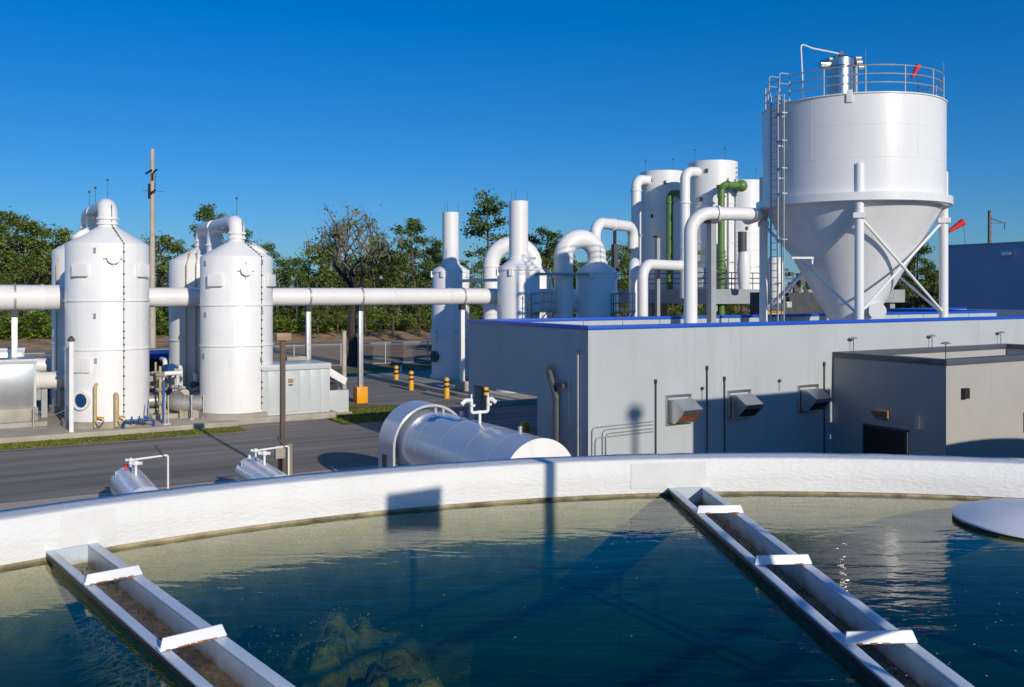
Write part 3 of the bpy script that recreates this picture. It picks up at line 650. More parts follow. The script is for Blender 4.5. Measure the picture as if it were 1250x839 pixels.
# railing
rl = MB(); NP = 22
lad_p, lad_n = on_cyl((SC.x, SC.y), SR, 954.5); a_l = math.atan2(lad_n.y, lad_n.x)
ra0 = a_l+R(5); span = 2*PI-R(10)
for z in (.42, .78, 1.14):
    rl.tube([SC+V(((SR-.12)*math.cos(ra0+span*i/80), (SR-.12)*math.sin(ra0+span*i/80), ZT+z)) for i in range(81)], .028, 8)
rail = rl.build('railing', 'galv', silo)
for k in range(15):
    a = ra0+span*k/14; MB().cyl(SC+V(((SR-.12)*math.cos(a), (SR-.12)*math.sin(a), ZT)), SC+V(((SR-.12)*math.cos(a), (SR-.12)*math.sin(a), ZT+1.14)), .03, n=10).build('post', 'galv', rail)
tp = MB()
for k in (2, 5, 9, 12):
    a = ra0+span*k/14; tp.cyl(SC+V(((SR-.12)*math.cos(a), (SR-.12)*math.sin(a), ZT+1.14)), SC+V(((SR-.12)*math.cos(a), (SR-.12)*math.sin(a), ZT+1.75)), .010, n=6)
tp.build('air_terminals', 'galv', silo)
# ladder with safety rail
tg = V((-lad_n.y, lad_n.x, 0)); tg = tg if tg.x*1 + 0 > 0 else -tg
lb0 = V((SC.x, SC.y, 0))+lad_n*(SR+.42)
ld = MB()
for s in (-.23, .23):
    ld.box(lb0+tg*s+V((0, 0, 9.25)), (.05, .07, 10.7), a_l)
    ld.tube(fillet([lb0+tg*s+V((0, 0, 14.6)), lb0+tg*s*1.5+V((0, 0, 14.95)), lb0+tg*s*1.5+V((0, 0, 15.55)), lb0+tg*s*1.5-lad_n*.5+V((0, 0, 15.55))], .12, 4), .028, 8)
    ld.cyl(lb0+tg*s*1.5+V((0, 0, 15.1)), lb0+tg*s*1.5-lad_n*.5+V((0, 0, 15.1)), .024, n=8)
lad = ld.build('ladder', 'greysteel', silo)
for k in range(34): MB().cyl(lb0-tg*.23+V((0, 0, 4.2+k*.305)), lb0+tg*.23+V((0, 0, 4.2+k*.305)), .016, n=8).build('rung', 'greysteel', lad)
sr = MB()
for s in (.36, .52): sr.cyl(lb0+tg*s-lad_n*.1+V((0, 0, 4.0)), lb0+tg*s-lad_n*.1+V((0, 0, 14.6)), .03, n=8)
for z in (6.4, 8.3, 10.3, 11.4, 12.6, 13.8): sr.box(lb0+tg*.3-lad_n*.12+V((0, 0, z)), (.28, .5, .05), a_l)
sr.build('cable_tray', 'galv', silo)
for z in (11.0, 12.4, 13.7): MB().box(lb0-lad_n*.2+V((0, 0, z)), (.46, .36, .05), a_l).build('standoff', 'silo_white', silo)
mp_ = P(979, 315, 39.2); MB().box(mp_, (.95, .2, .09), 0).build('bracket_arm', 'silo_white', silo)
MB().box(mp_+V((.44, 0, -.12)), (.06, .1, .3)).build('bracket_tip', 'silo_white', silo)
# lifting lugs, inspection drum
lg_p, lg_n = on_cyl((SC.x, SC.y), SR, 1037); MB().box(lg_p+lg_n*.03+V((0, 0, 14.18)), (.06, .26, .52), math.atan2(lg_n.y, lg_n.x)).build('lifting_lug', 'silo_white', silo, bevel=.02)
fd = P(1071, 380, 39.6); axd = V((-.25, -1, 0)).normalized()
MB().cyl(fd-axd*1.2, fd, .26, n=28).build('inlet_pipe', 'silo_white', silo); MB().cyl(fd, fd+axd*.10, .36, n=32).build('inlet_flange', 'silo_white', silo)
# filter on the roof
fc = P(1025, 119, 40.6); fz0, fz1 = ZT+.1, 16.42
du = thing('dust_filter', 'stainless steel dust filter drum on the silo roof', 'dust filter', (fc.x, fc.y, fz0))
MB().cyl((fc.x, fc.y, fz0), (fc.x, fc.y, fz1-.42), .60, n=40).build('drum', 'steel', du)
MB().lathe([(.62, fz1-.41), (.68, fz1-.41), (.68, fz1-.38), (.63, fz1-.36), (.64, fz1-.06), (.60, fz1), (.01, fz1+.03)], (fc.x, fc.y, 0), 40, cap=False).build('lid', 'steel', du)
MB().cyl((fc.x-.95, fc.y-.2, fz1-.3), (fc.x-.5, fc.y-.15, fz1-.3), .2, n=20).build('blower', 'steel', du)
for dx, dz, rr in ((.72, -.25, .13), (.80, -.45, .11), (.70, -.05, .08), (-.48, -.1, .09)): MB().cyl((fc.x+dx-.12, fc.y-.35, fz1+dz), (fc.x+dx+.12, fc.y-.35, fz1+dz), rr, n=12).build('valve', 'galv', du)
MB().cyl((fc.x+.58, fc.y-.4, fz0), (fc.x+.58, fc.y-.4, fz1-.4), .06, n=10).build('drain_pipe', 'galv', du)
hq = P(977.5, 53.5, 39.5); MB().tube(fillet([(hq.x+.12, hq.y, ZT), (hq.x, hq.y, hq.z), (hq.x+.5, hq.y, hq.z-.2), (fc.x-.12, fc.y-.4, fz1+.12), (fc.x-.05, fc.y-.4, fz1-.1)], .1, 4), .035, 8).build('compressed_air_hose', 'steelpipe', du)
MB().box((fc.x-.08, fc.y-.4, fz1+.14), (.16, .16, .16)).build('regulator', 'darkgrey', du)
def windsock(name, label, base, top, ln, r, drop):
    t = thing(name, label, 'windsock', base)
    MB().cyl(base, top, .022, n=8).build('pole', 'darkgrey', t)
    d = V((-1, 0, -drop)).normalized(); pts = [top+d*(ln*k/8) for k in range(9)]
    MB().tube(pts, [r*(1-.55*k/8)*(1+.06*math.sin(k*2.1)) for k in range(9)], 16, caps=False).build('sock', 'red', t, fix=True)
wq = P(1121, 84, 40.2); windsock('windsock', 'small red windsock hanging limp at the silo railing', V((wq.x, wq.y, ZT)), wq+V((0, 0, .15)), .62, .13, 2.0)
rescale(NB, .889)
wq = P(1176, 271, 90); windsock('windsock', 'red windsock flying over the roof of the far hall', V((wq.x+.2, wq.y, 10.4)), wq, 1.75, .36, .65)

# ------------------------------------------------------------------ scrubber tanks at the left
def scrubber(label, px, d, r, zsh, zct, rn, z0=.5, front=True, dots=True, group='white scrubber tanks at the left'):
    c = V((*P(px, HZ, d).xy, 0)); t = thing('scrubber_tank', label, 'tank', c, group)
    MB().lathe([(r, z0), (r, zsh), (r-.03, zsh+.05), (rn+.02, zct), (rn, zct+.02), (rn, zct+.22)], c, 88, cap=False).build('shell', 'white', t)
    MB().lathe([(r+.12, 0.0), (r+.12, z0), (r-.05, z0)], c, 64, cap=False).build('plinth', 'concrete', t)
    for z in (z0+3.05, (z0+zsh)*.5+1.35):
        MB().lathe([(r, z-.03), (r+.05, z-.03), (r+.05, z+.03), (r, z+.03)], c, 88, cap=False).build('band', 'white', t)
    MB().lathe([(rn+.001, zct+.10), (rn+.05, zct+.10), (rn+.05, zct+.2), (rn+.001, zct+.2)], c, 40, cap=False).build('neck_flange', 'white', t)
    return t, c
def on_tank(t, c, r, px, z, size, name, m, out=0.0, bevel=.01):
    p, n = on_cyl((c.x, c.y), r, px); return MB().box(p+n*(size[0]/2-.01+out)+V((0, 0, z)), size, math.atan2(n.y, n.x)).build(name, m, t, bevel=bevel)
def manway(t, c, r, px, z, rad, name='manway', m='white', cross=True):
    p, n = on_cyl((c.x, c.y), r, px); q = p+V((0, 0, z))
    o = MB().cyl(q-n*.05, q+n*.14, rad*.86, n=28).cyl(q+n*.14, q+n*.19, rad*1.06, n=28).build(name, m, t)
    if cross:
        tg = V((-n.y, n.x, 0)); mb = MB()
        for a in range(4): mb.box(q+n*.14+(tg*math.cos(a*PI/2)+V((0, 0, 1))*math.sin(a*PI/2))*(rad*1.3), (.04, .12 if a % 2 == 0 else .03, .03 if a % 2 == 0 else .12), math.atan2(n.y, n.x))
        mb.build('handle', 'galv', o)
    return o
def seam(t, c, r, px, z0, zsh, zct, rn):
    p, n = on_cyl((c.x, c.y), r, px); mb = MB().tube([p+n*.02+V((0, 0, z0)), p+n*.02+V((0, 0, zsh+.02)), V((c.x, c.y, 0))+n*(rn+.03)+V((0, 0, zct+.1)), V((c.x, c.y, 0))+n*(rn+.03)+V((0, 0, zct+1.0))], .014, 6)
    o = mb.build('cable', 'darkgrey', t); z = z0+.3; rr = random.Random(4); kn = MB()
    while z < zsh: kn.box(p+n*.03+V((0, 0, z)), (.05, .06, .06), math.atan2(n.y, n.x)); z += rr.choice((.28, .4, .55))
    for k in range(7):
        f = k/7; kn.box(V((c.x, c.y, 0))+n*(r+(rn-r)*f+.03)+V((0, 0, zsh+(zct-zsh)*f+.03)), (.05, .05, .05), math.atan2(n.y, n.x))
    kn.build('cable_clips', 'black', o)
t1, c1 = scrubber('white scrubber tank with a round blue porthole, frontmost at the left', 131.5, 40.2, 1.71, 8.07, 8.88, .41)
t1b, c1b = scrubber('white scrubber tank behind the one with the blue porthole', 109, 44.95, 1.66, 8.0, 8.8, .40)
t2, c2 = scrubber('white scrubber tank rising behind the grey equipment cabinet', 289, 42.8, 1.64, 7.62, 8.4, .37)
t2b, c2b = scrubber('white scrubber tank behind the one by the grey cabinet, partly in shade', 247, 47.5, 1.64, 7.6, 8.3, .36)
for t, c, r, pxs, pz in ((t1, c1, 1.71, (99, 173), 6.95), (t2, c2, 1.64, (264, 329), 6.55)):
    for px in pxs: on_tank(t, c, r, px, pz, (.16, .72, .55), 'access_panel', 'white')
on_tank(t1, c1, 1.71, 100, 2.9, (.10, .75, .6), 'access_panel', 'white')
manway(t1, c1, 1.71, 138, 7.48, .25); manway(t2, c2, 1.64, 300, 7.02, .25)
p, n_ = on_cyl((c1.x, c1.y), 1.71, 100.5); q = p+V((0, 0, 1.42))
pt = MB().lathe([(.30, 0), (.40, 0), (.40, .14), (.30, .14), (.30, 0)], q, 36, axis=n_, cap=False).build('porthole', 'white', t1); MB().cyl(q, q+n_*.08, .30, n=32).build('glass', 'glassblue', pt)
seam(t1, c1, 1.71, 151, .6, 8.07, 8.88, .41); seam(t2, c2, 1.64, 319, .6, 7.62, 8.4, .37)
for t, c, r, lst in ((t1, c1, 1.71, ((116, 7.78), (116, 5.0), (117, 3.1))), (t2, c2, 1.64, ((252, 7.35), (252, 5.0), (250, 3.1), (319, 7.4), (319, 5.1), (318, 2.9)))):
    for px, z in lst:
        p, n_ = on_cyl((c.x, c.y), r, px); MB().box(p+n_*.03+V((0, 0, z)), (.06, .1, .22), math.atan2(n_.y, n_.x)).build('lug', 'galv', t)
for t, c, r, zs, zc, rn, ang in ((t1, c1, 1.71, 8.07, 8.88, .41, 200), (t2, c2, 1.64, 7.62, 8.4, .37, 5)):
    a = R(ang); rr = (r+rn)/2; n_ = V((math.cos(a)*.55, math.sin(a)*.55, .83)).normalized(); q = c+V((math.cos(a)*rr, math.sin(a)*rr, (zs+zc)/2))
    MB().cyl(q-n_*.1, q+n_*.12, .42, n=28).cyl(q+n_*.12, q+n_*.15, .46, n=28).build('roof_hatch', 'white', t)
for t, c, r, px in ((t1b, c1b, 1.66, 72), (t2b, c2b, 1.64, 229), (t2b, c2b, 1.64, 240)):
    p, n_ = on_cyl((c.x, c.y), r, px); MB().tube(fillet([p+n_*.12+V((0, 0, .4)), p+n_*.12+V((0, 0, 7.4)), p-n_*.35+V((0, 0, 8.15))], .25, 4), .035, 8).build('drain_pipe', 'paleyellow', t)
# crossover ducts joining each pair
def crossover(label, ca, cb, z0a, z0b, r, ztop):
    t = thing('crossover_duct', label, 'duct', V((ca.x, ca.y, z0a)), 'goose-neck ducts over the scrubber tanks')
    d = (cb-ca).normalized(); m1 = ca+d*2.5
    TL = 3.62
    MB().tube(fillet([ca+V((0, 0, z0a)), ca+V((0, 0, ztop)), ca+d*TL+V((0, 0, ztop)), ca+d*TL+V((0, 0, .6))], .62, 12), r, 28).build('pipe', 'white', t)
    MB().tube(fillet([cb+V((0, 0, z0b)), cb+V((0, 0, ztop)), ca+d*TL+V((0, 0, ztop))], .62, 12), r*.95, 28).build('pipe', 'white', t)
    for q, z in ((ca, z0a+.28), (ca+d*TL, ztop-.9), (cb, z0b+.28)):
        MB().lathe([(r, z-.05), (r+.06, z-.05), (r+.06, z+.05), (r, z+.05)], q, 28, cap=False).build('flange', 'white', t)
    mb = MB()
    for q in (ca, ca+d*TL, cb): mb.cyl(q+V((0, 0, ztop+r*.9)), q+V((0, 0, ztop+r+.75)), .012, n=6); mb.ball(q+V((0, 0, ztop+r+.78)), .06, 8)
    mb.build('air_terminals', 'darkgrey', t)
    MB().box(ca+d*.1+V((-.62, .0, z0a+.45)), (.5, .12, .10)).box(ca+V((-.45, 0, z0a+.42)), (.14, .2, .3)).build('damper_actuator', 'darkgrey', t)
    return t
crossover('white goose-neck duct on the leftmost scrubber tanks', c1, c1b, 8.98, 8.9, .41, 9.78)
crossover('white goose-neck duct on the scrubber tanks by the cabinet', c2, c2b, 8.5, 8.4, .37, 9.28)

# ------------------------------------------------------------------ the long air duct on posts
D0 = V((-2.6, 53, 5.76)); dd = V((.847, .531, 0)).normalized()
def DU(t): return D0-dd*t
duct = thing('air_main', 'long white air duct on posts crossing the whole left half', 'duct', DU(0))
MB().tube([DU(-4.2), DU(18.6)], .47, 36).build('pipe', 'steelpipe', duct)
MB().tube([DU(18.6), DU(19.0), DU(45)], [.47, .575, .575], 36).build('wide_pipe', 'steelpipe', duct)
for t_, rr in ((1.2, .47), (4.7, .47), (8.3, .47), (11.9, .47), (15.6, .47), (22.1, .575), (26.5, .575), (31, .575)):
    MB().cyl(DU(t_-.05), DU(t_+.05), rr+.03, n=36).build('joint_band', 'steelpipe', duct)
for t_, rr in ((.35, .47), (6.66, .47), (9.6, .47), (23.2, .575), (30, .575)):
    p = DU(t_); lab = {.35: 'white duct post beside the plant building end wall on a concrete foot', 6.66: 'pale duct post standing in an orange block', 9.6: 'pale duct post behind the grey cabinet roof', 23.2: 'pale duct post near the left edge', 30: 'pale duct post beyond the left edge'}[t_]
    s = thing('duct_post', lab, 'post', (p.x, p.y, 0), 'posts carrying the long duct')
    MB().box((p.x, p.y, (p.z-rr-.3)/2+.1), (.24, .24, p.z-rr-.3), ANG).build('post', 'steelpipe' if t_ < 1 else 'galv', s, bevel=.01)
    MB().cyl(DU(t_-.045), DU(t_+.045), rr+.06, n=36).build('saddle', 'galv', s); MB().box((p.x, p.y, p.z-rr-.14), (.3, .36, .3), ANG).build('spring_box', 'black', s)
    if t_ == 6.66: MB().box((p.x, p.y, .44), (.62, .62, .88), ANG).build('impact_block', 'orange', s, bevel=.03)
    elif t_ < 1: MB().box((p.x, p.y, .42), (.62, .62, .84), ANG).build('footing', 'concrete', s, bevel=.03)

# ------------------------------------------------------------------ absorber vessels behind the plant building
MB().abox(A0+10.6, 42, 41.5, 60, -.05, .28).build('vessel_slab', 'pad', bevel=.03)['kind'] = 'structure'
rp = MB().prism([AB(23.4, 43.2, 0), AB(23.4, 50, 0), AB(24.5, 50, .28), AB(24.5, 43.2, .28)], V((0, 0, -.02))).build('concrete_ramp', 'pad'); struct(rp)
def vessel(name, label, px, d, r, zsh, zct, rs, ztop, stack=True):
    c = V((*P(px, HZ, d).xy, 0)); t = thing(name, label, 'scrubber', c, 'white absorber vessels behind the plant building')
    MB().lathe([(r, .3), (r, zsh), (r-.08, zsh+.12), (rs+.06, zct), (rs+.06, zct+.06)], c, 72, cap=False).build('shell', 'white', t)
    MB().lathe([(r+.1, .28), (r+.1, .5), (r, .5)], c, 48, cap=False).build('base_ring', 'white', t)
    for z in (2.9, zsh-.05): MB().lathe([(r, z-.04), (r+.05, z-.04), (r+.05, z+.04), (r, z+.04)], c, 72, cap=False).build('band', 'white', t)
    if stack:
        MB().lathe([(rs, zct), (rs, ztop), (rs-.04, ztop), (rs-.04, zct+.5), (.01, zct+.5)], c, 48, cap=False).build('stack', 'white', t)
        MB().lathe([(rs, zct+.05), (rs+.07, zct+.05), (rs+.07, zct+.17), (rs, zct+.17)], c, 48, cap=False).build('stack_flange', 'white', t)
        mb = MB()
        for a in (.4, 2.4, 4.4): mb.cyl(c+V((rs*math.cos(a), rs*math.sin(a), ztop)), c+V((rs*math.cos(a), rs*math.sin(a), ztop+.65)), .012, n=6)
        mb.build('air_terminals', 'darkgrey', t)
    for a in (R(200), R(250), R(-30)): MB().box(c+V((math.cos(a), math.sin(a), 0))*(r+.05)+V((0, 0, zsh-.2)), (.14, .2, .4), a).build('lug', 'white', t)
    return t, c
e1, ce1 = vessel('stack_scrubber', 'white vessel with a straight stack, standing clear to the left of the plant building', 550, 61, 1.26, 7.4, 7.9, .545, 11.35)
e2, ce2 = vessel('stack_scrubber', 'white vessel with a straight stack, tallest stack, just behind the building coping', 633, 53, 1.24, 7.35, 7.85, .555, 11.3)
e3, ce3 = vessel('duct_scrubber', 'white vessel under a goose-neck duct, rightmost of the absorber vessels', 728.5, 54.2, 1.22, 7.2, 7.7, .56, 0, False)
e4, ce4 = vessel('duct_scrubber', 'white vessel under a goose-neck duct, hidden behind the tallest stack', 652, 63.6, 1.24, 7.2, 7.7, .56, 0, False)
for t, c, px_ in ((e1, ce1, 531), (e1, ce1, 532)):
    manway(t, c, 1.26, px_, 3.1 if px_ == 531 else 1.75, .36, 'manway', 'white' if px_ == 531 else 'darkgrey', False)
def goose(label, c, leg_off, zt, r, z0):
    q = c+leg_off; t = thing('goose_neck_duct', label, 'duct', (q.x, q.y, 0), 'goose-neck ducts between the absorber vessels'); mid = (c+q)/2; R_ = leg_off.length/2; ax = leg_off.normalized()
    pts = [q+V((0, 0, .3)), q+V((0, 0, zt-R_))]+[mid+V((0, 0, zt-R_))+ax*(R_*math.cos(a))+V((0, 0, R_*math.sin(a))) for a in [PI*k/14 for k in range(1, 14)]]+[c+V((0, 0, zt-R_)), c+V((0, 0, z0))]
    MB().tube(pts, r, 32).build('pipe', 'white', t)
    for z in (zt-R_-.05, 3.0, 6.9): MB().lathe([(r, z-.04), (r+.05, z-.04), (r+.05, z+.04), (r, z+.04)], q, 32, cap=False).build('flange', 'white', t)
    MB().lathe([(r, z0), (r+.08, z0), (r+.08, z0+.12), (r, z0+.12)], c, 32, cap=False).build('flange', 'white', t)
    return t, q
g3, q3 = goose('white goose-neck duct arching into the rightmost absorber vessel', ce3, V((-2.02, -.75, 0)), 9.16, .56, 7.7)
g4, q4 = goose('white goose-neck duct arching behind the tallest stack', ce4, V((-3.0, -.4, 0)), 9.35, .57, 7.7)
for i, (c_, q_) in enumerate(((ce2, q3),)):
    b = thing('pipe_bracing', 'dark horizontal strut frame tying the goose-neck duct to its vessels', 'bracing', (q_.x, q_.y, 3.0))
    for z in (3.05, 7.05): MB().box((ce2+ce3)/2+V((.0, -1.0, z)), (3.6, .14, .16), math.atan2((ce3-ce2).y, (ce3-ce2).x)).build('strut', 'greysteel', b)
b = thing('pipe_bracing', 'white horizontal struts tying the left stack vessel to the tallest one', 'bracing', ((ce1+ce2)/2).to_tuple())
for z in (3.4, 6.75): MB().cyl(ce1+V((.3, -.9, z)), ce2+V((-.6, .9, z)), .10, n=12).build('strut', 'steelpipe', b)
MB().tube(fillet([ce2+V((.5, .6, 5.2)), q3+V((.4, .6, 5.2)), ce3+V((0, .3, 5.2))], .3), .36, 24).build('feed_pipe', 'steelpipe', tag(thing('link_pipe', 'white level pipe running behind the goose-neck duct', 'pipe', q3)))
link = bpy.data.objects['link_pipe']
MB().tube([DU(-4.2), DU(-8), ce4+V((0, -.5, 5.6))], .46, 28).build('end_pipe', 'steelpipe', link)
# caged ladders with small balconies on two vessels
def balcony(label, c, r, ang, zp):
    n_ = V((math.cos(ang), math.sin(ang), 0)); tg = V((-n_.y, n_.x, 0)); o = c+n_*(r+.45); t = thing('access_balcony', label, 'platform', o+V((0, 0, zp)), 'ladders with balconies on the absorber vessels')
    pb_ = c+n_*(r+.55)
    MB().box(pb_+V((0, 0, zp)), (.95, 1.1, .09), ang).build('floor', 'galv', t)
    mb = MB()
    for s in (-.5, .5):
        mb.cyl(pb_+tg*s+n_*.4+V((0, 0, zp-.05)), c+n_*(r+.05)+tg*s+V((0, 0, zp-.95)), .035, n=8)
    mb.build('bracket', 'galv', t)
    mb = MB(); cs = [pb_+tg*s*.52+n_*k for s, k in ((-1, -.4), (-1, .44), (0, .44), (1, .44), (1, -.4))]
    for p_ in cs: mb.cyl(p_+V((0, 0, zp)), p_+V((0, 0, zp+1.1)), .026, n=8)
    for z in (.55, 1.1): mb.tube([p_+V((0, 0, zp+z)) for p_ in cs], .026, 8)
    mb.build('railing', 'galv', t)
    q = c+n_*(r+.2)+tg*(-.95)+n_*(-.12); mb = MB()
    for s in (-.22, .22): mb.cyl(q+tg*s+V((0, 0, .3)), q+tg*s+V((0, 0, zp+1.1)), .025, n=8)
    z = .5
    while z < zp+1: mb.cyl(q-tg*.22+V((0, 0, z)), q+tg*.22+V((0, 0, z)), .014, n=6); z += .3
    for z in [2.6+.55*k for k in range(8)]:
        if z < zp+1.1: mb.tube([q+tg*(.34*math.cos(a))+n_*(.05+.6*math.sin(a))+V((0, 0, z)) for a in [PI*k/8 for k in range(9)]], .018, 6)
    mb.build('ladder', 'darkgrey', t); return t
balcony('dark caged ladder with balcony between the tallest stack and the goose-neck duct', ce2, 1.24, R(-32), 4.9)
balcony('caged ladder with a pale balcony at the right of the rightmost absorber vessel', ce3, 1.22, R(-25), 4.85)
fl = tag(MB().box(P(648, 315.5, 54), (.6, .3, .14)).cyl(P(642, 316, 54), P(648, 316, 54), .04, n=8).build('flood_lamp', 'galv'), 'flat flood lamp beside the tallest stack', 'lamp')

# ------------------------------------------------------------------ tall tower tanks on their deck
def tower(label, px, d, base, r=1.66, ztop=14.8):
    c = V((*P(px, HZ, d).xy, 0)); t = thing('tower_tank', label, 'tank', V((c.x, c.y, base)), 'tall white tower tanks behind the silo')
    MB().lathe([(r, base), (r, ztop), (r-.05, ztop+.02), (.01, ztop+.10)], c, 80, cap=False).build('shell', 'white', t)
    for z in (8.0, 9.35, 10.65, 11.95): MB().lathe([(r, z-.035), (r+.04, z-.035), (r+.04, z+.035), (r, z+.035)], c, 72, cap=False).build('band', 'galv' if z < 9 else 'white', t)
    mb = MB()
    for a in (R(205), R(290)): mb.cyl(c+V((r*.9*math.cos(a), r*.9*math.sin(a), ztop)), c+V((r*.9*math.cos(a), r*.9*math.sin(a), ztop+.75)), .012, n=6); mb.ball(c+V((r*.9*math.cos(a), r*.9*math.sin(a), ztop+.8)), .06, 8)
    mb.build('air_terminals', 'darkgrey', t)
    return t, c
tA, cA = tower('tall white tower tank with a dark green pipe, leftmost of the towers, mostly in shade', 809, 67, 6.2)
tB, cB = tower('tall white tower tank with the bright green pipe, nearest of the towers', 870, 62, 6.2)
tC, cC = tower('tall white tower tank half hidden behind the silo', 909, 72.5, 6.2)
for t, c, px, z in ((tA, cA, 795, 14.1), (tB, cB, 863, 14.1), (tA, cA, 796, 11.5), (tB, cB, 856, 12.2), (tC, cC, 912, 11.0), (tA, cA, 812, 13.9)):
    on_tank(t, c, 1.66, px, z, (.1, .16, .26), 'lug', 'darkgrey')
for px, r_ in ((888, .045), (896.5, .06)):
    p, n_ = on_cyl((cB.x, cB.y), 1.66, px); MB().tube([p+n_*.12+V((0, 0, 6.2)), p+n_*.12+V((0, 0, 13.6))], r_, 10).build('riser', 'galv', tB)
p, n_ = on_cyl((cB.x, cB.y), 1.66, 898.3); mb = MB(); rr = random.Random(5)
for k in range(26): mb.box(p+n_*.05+V((0, 0, 6.6+k*.31)), (.08, .08, .07), 0)
mb.build('cable_clips', 'darkgrey', tB)
on_tank(tB, cB, 1.66, 854, 7.0, (.25, .8, 1.3), 'manhole_box', 'cabinet'); 
q = V((cB.x, cB.y, 0))+V((-1.2, -1.75, 8.62)); MB().box(q, (.5, .25, .28)).build('lamp_box', 'darkgrey', tB)
deck = thing('tower_deck', 'raised concrete deck on columns carrying the tall towers', 'deck', AB(47, 47))
MB().abox(40.5, 60, 43.6, 57, 5.25, 6.2).build('slab', 'greysteel', deck)
for a in (41.2, 47, 53.0, 59):
    for b in (44.2, 50.2, 56): MB().abox(a-.28, a+.28, b-.28, b+.28, 0, 5.25).build('column', 'greysteel', deck)
mb = MB()
for z in (.40, .72, 1.08): mb.cyl(AB(40.6, 43.7, 6.2+z), AB(60, 43.7, 6.2+z), .03, n=8); mb.cyl(AB(40.6, 43.7, 6.2+z), AB(40.6, 57, 6.2+z), .03, n=8)
rl_ = mb.build('railing', 'darkgrey', deck)
for k in range(11): MB().cyl(AB(40.6+k*1.9, 43.7, 6.2), AB(40.6+k*1.9, 43.7, 7.3), .03, n=8).build('post', 'darkgrey', rl_)
# white downcomers
def pipe(name, label, pts, r, m, cat='pipe', rad=.6, n=24, flanges=(), group=None, supports=()):
    pts = [V(p) for p in pts]; t = thing(name, label, cat, pts[0], group); MB().tube(fillet(pts, rad, 9), r, n).build('run', m, t)
    for i, f in flanges:
        a, b_ = pts[i], pts[i+1]; c = a.lerp(b_, f); u = (b_-a).normalized(); MB().cyl(c-u*.05, c+u*.05, r+.06, n=n).build('flange', m, t)
    return t
GP = 'white pipes round the tall towers'
xa = P(776.6, 357, 65.2); pa = V((xa.x, xa.y, 0))
pipe('downcomer', 'white pipe down the left side of the leftmost tower', [pa+V((0, 0, 6.0)), pa+V((0, 0, 14.1)), cA+V((-.6, -.6, 14.1))], .36, 'white', flanges=((0, .5), (0, .9)), group=GP)
xb = P(836.2, 357, 60.4); pb_ = V((xb.x, xb.y, 0))
pipe('downcomer', 'white pipe down the left side of the tower with the bright green pipe', [pb_+V((0, 0, 5.6)), pb_+V((0, 0, 14.05)), cB+V((-.5, -.6, 14.05))], .33, 'white', flanges=((0, .4), (0, .75)), group=GP)
xe = P(784.5, 357, 56.5); pe = V((xe.x, xe.y, 0))
pipe('branch_pipe', 'white pipe elbowing left out of the second downcomer above the deck', [pe+V((0, 0, 0)), pe+V((0, 0, 7.75)), pb_+V((0, 0, 7.75))], .335, 'white', rad=.9, flanges=((0, .55), (1, .9)), group=GP)
xf = P(774.2, 357, 58); pf = V((xf.x, xf.y, 0))
pipe('branch_pipe', 'white pipe elbowing down in front of the first downcomer', [pf, pf+V((0, 0, 7.9)), pa+V((0, .0, 7.9))], .335, 'white', rad=.8, flanges=((0, .55),), group=GP)
xg = P(843, 357, 36); pg = V((xg.x, xg.y, 0))
pipe('transfer_pipe', 'thick white pipe turning level towards the silo in front of the towers', [pg, pg+V((0, 0, 9.13)), pg+V((2.82, .45, 9.13)), pg+V((2.95, 2.6, 9.13))], .265, 'white', rad=.8, flanges=((0, .33), (1, .4)), group=GP)
for px, zt, dd_, lab, mm in ((868.5, 8.75, 36.15, 'grey steel post under the level white pipe', 'greysteel'), (802.5, 9.65, 60.5, 'blue-shaded square post standing before the leftmost tower', 'greysteel')):
    q = P(px, HZ, dd_); s = thing('pipe_post', lab, 'post', (q.x, q.y, 0)); MB().box((q.x, q.y, zt/2), (.26, .26, zt), ANG).build('post', mm, s); MB().box((q.x, q.y, zt+.06), (.42, .42, .12), ANG).build('head_plate', 'darkgrey', s)
# dark-shaded level pipe arriving from the left
xh = P(726.5, HZ, 58.5); ph = V((xh.x, xh.y, 0)); pe2 = P(773, HZ, 62.5)
pipe('transfer_pipe', 'white pipe elbow rising behind the goose-neck duct to the leftmost tower', [ph, ph+V((0, 0, 10.5)), V((pe2.x, pe2.y, 10.5)), V((pe2.x, pe2.y, 9))], .36, 'white', rad=.9, flanges=((1, .45),), group=GP)
q = ph.lerp(V((pe2.x, pe2.y, 0)), .5); s = thing('pipe_post', 'slender dark post under the pipe behind the goose-neck duct', 'post', (q.x, q.y, 0)); MB().box((q.x, q.y, 4.6), (.34, .34, 9.2), ANG).build('post', 'darkgrey', s); MB().box((q.x, q.y, 9.75), (.16, .16, 1.1), ANG).build('hanger', 'black', s)
# green pipes
xg = P(880.5, HZ, 59.4); gq = V((xg.x, xg.y, 0)); gx = P(905, HZ, 60.2)
gp = pipe('green_pipe', 'bright green pipe with elbow and flanges in front of the nearest tower', [gq, gq+V((0, 0, 13.05)), V((gx.x, gx.y, 13.05)), V((gx.x+.1, gx.y+1.0, 13.0))], .225, 'green', rad=.45, flanges=((0, .94), (0, .665), (0, .655), (1, .3), (0, .52)), n=20)
MB().lathe([(.225, 12.7), (.29, 12.8), (.34, 13.0)], gq, 20, cap=False).build('elbow_collar', 'green', gp)
mb = MB()
for z, r_ in ((8.35, .31), (8.1, .34), (7.85, .30), (7.55, .36), (7.2, .30), (6.95, .34)): mb.cyl(gq+V((0, 0, z-.07)), gq+V((0, 0, z+.07)), r_, n=18)
mb.cyl(gq+V((-.5, -.1, 7.4)), gq+V((.1, -.1, 7.4)), .09, n=10); mb.build('valve', 'green', gp)
MB().ball(V((gx.x, gx.y, 13.05)), .40, 16).build('elbow', 'green', gp)
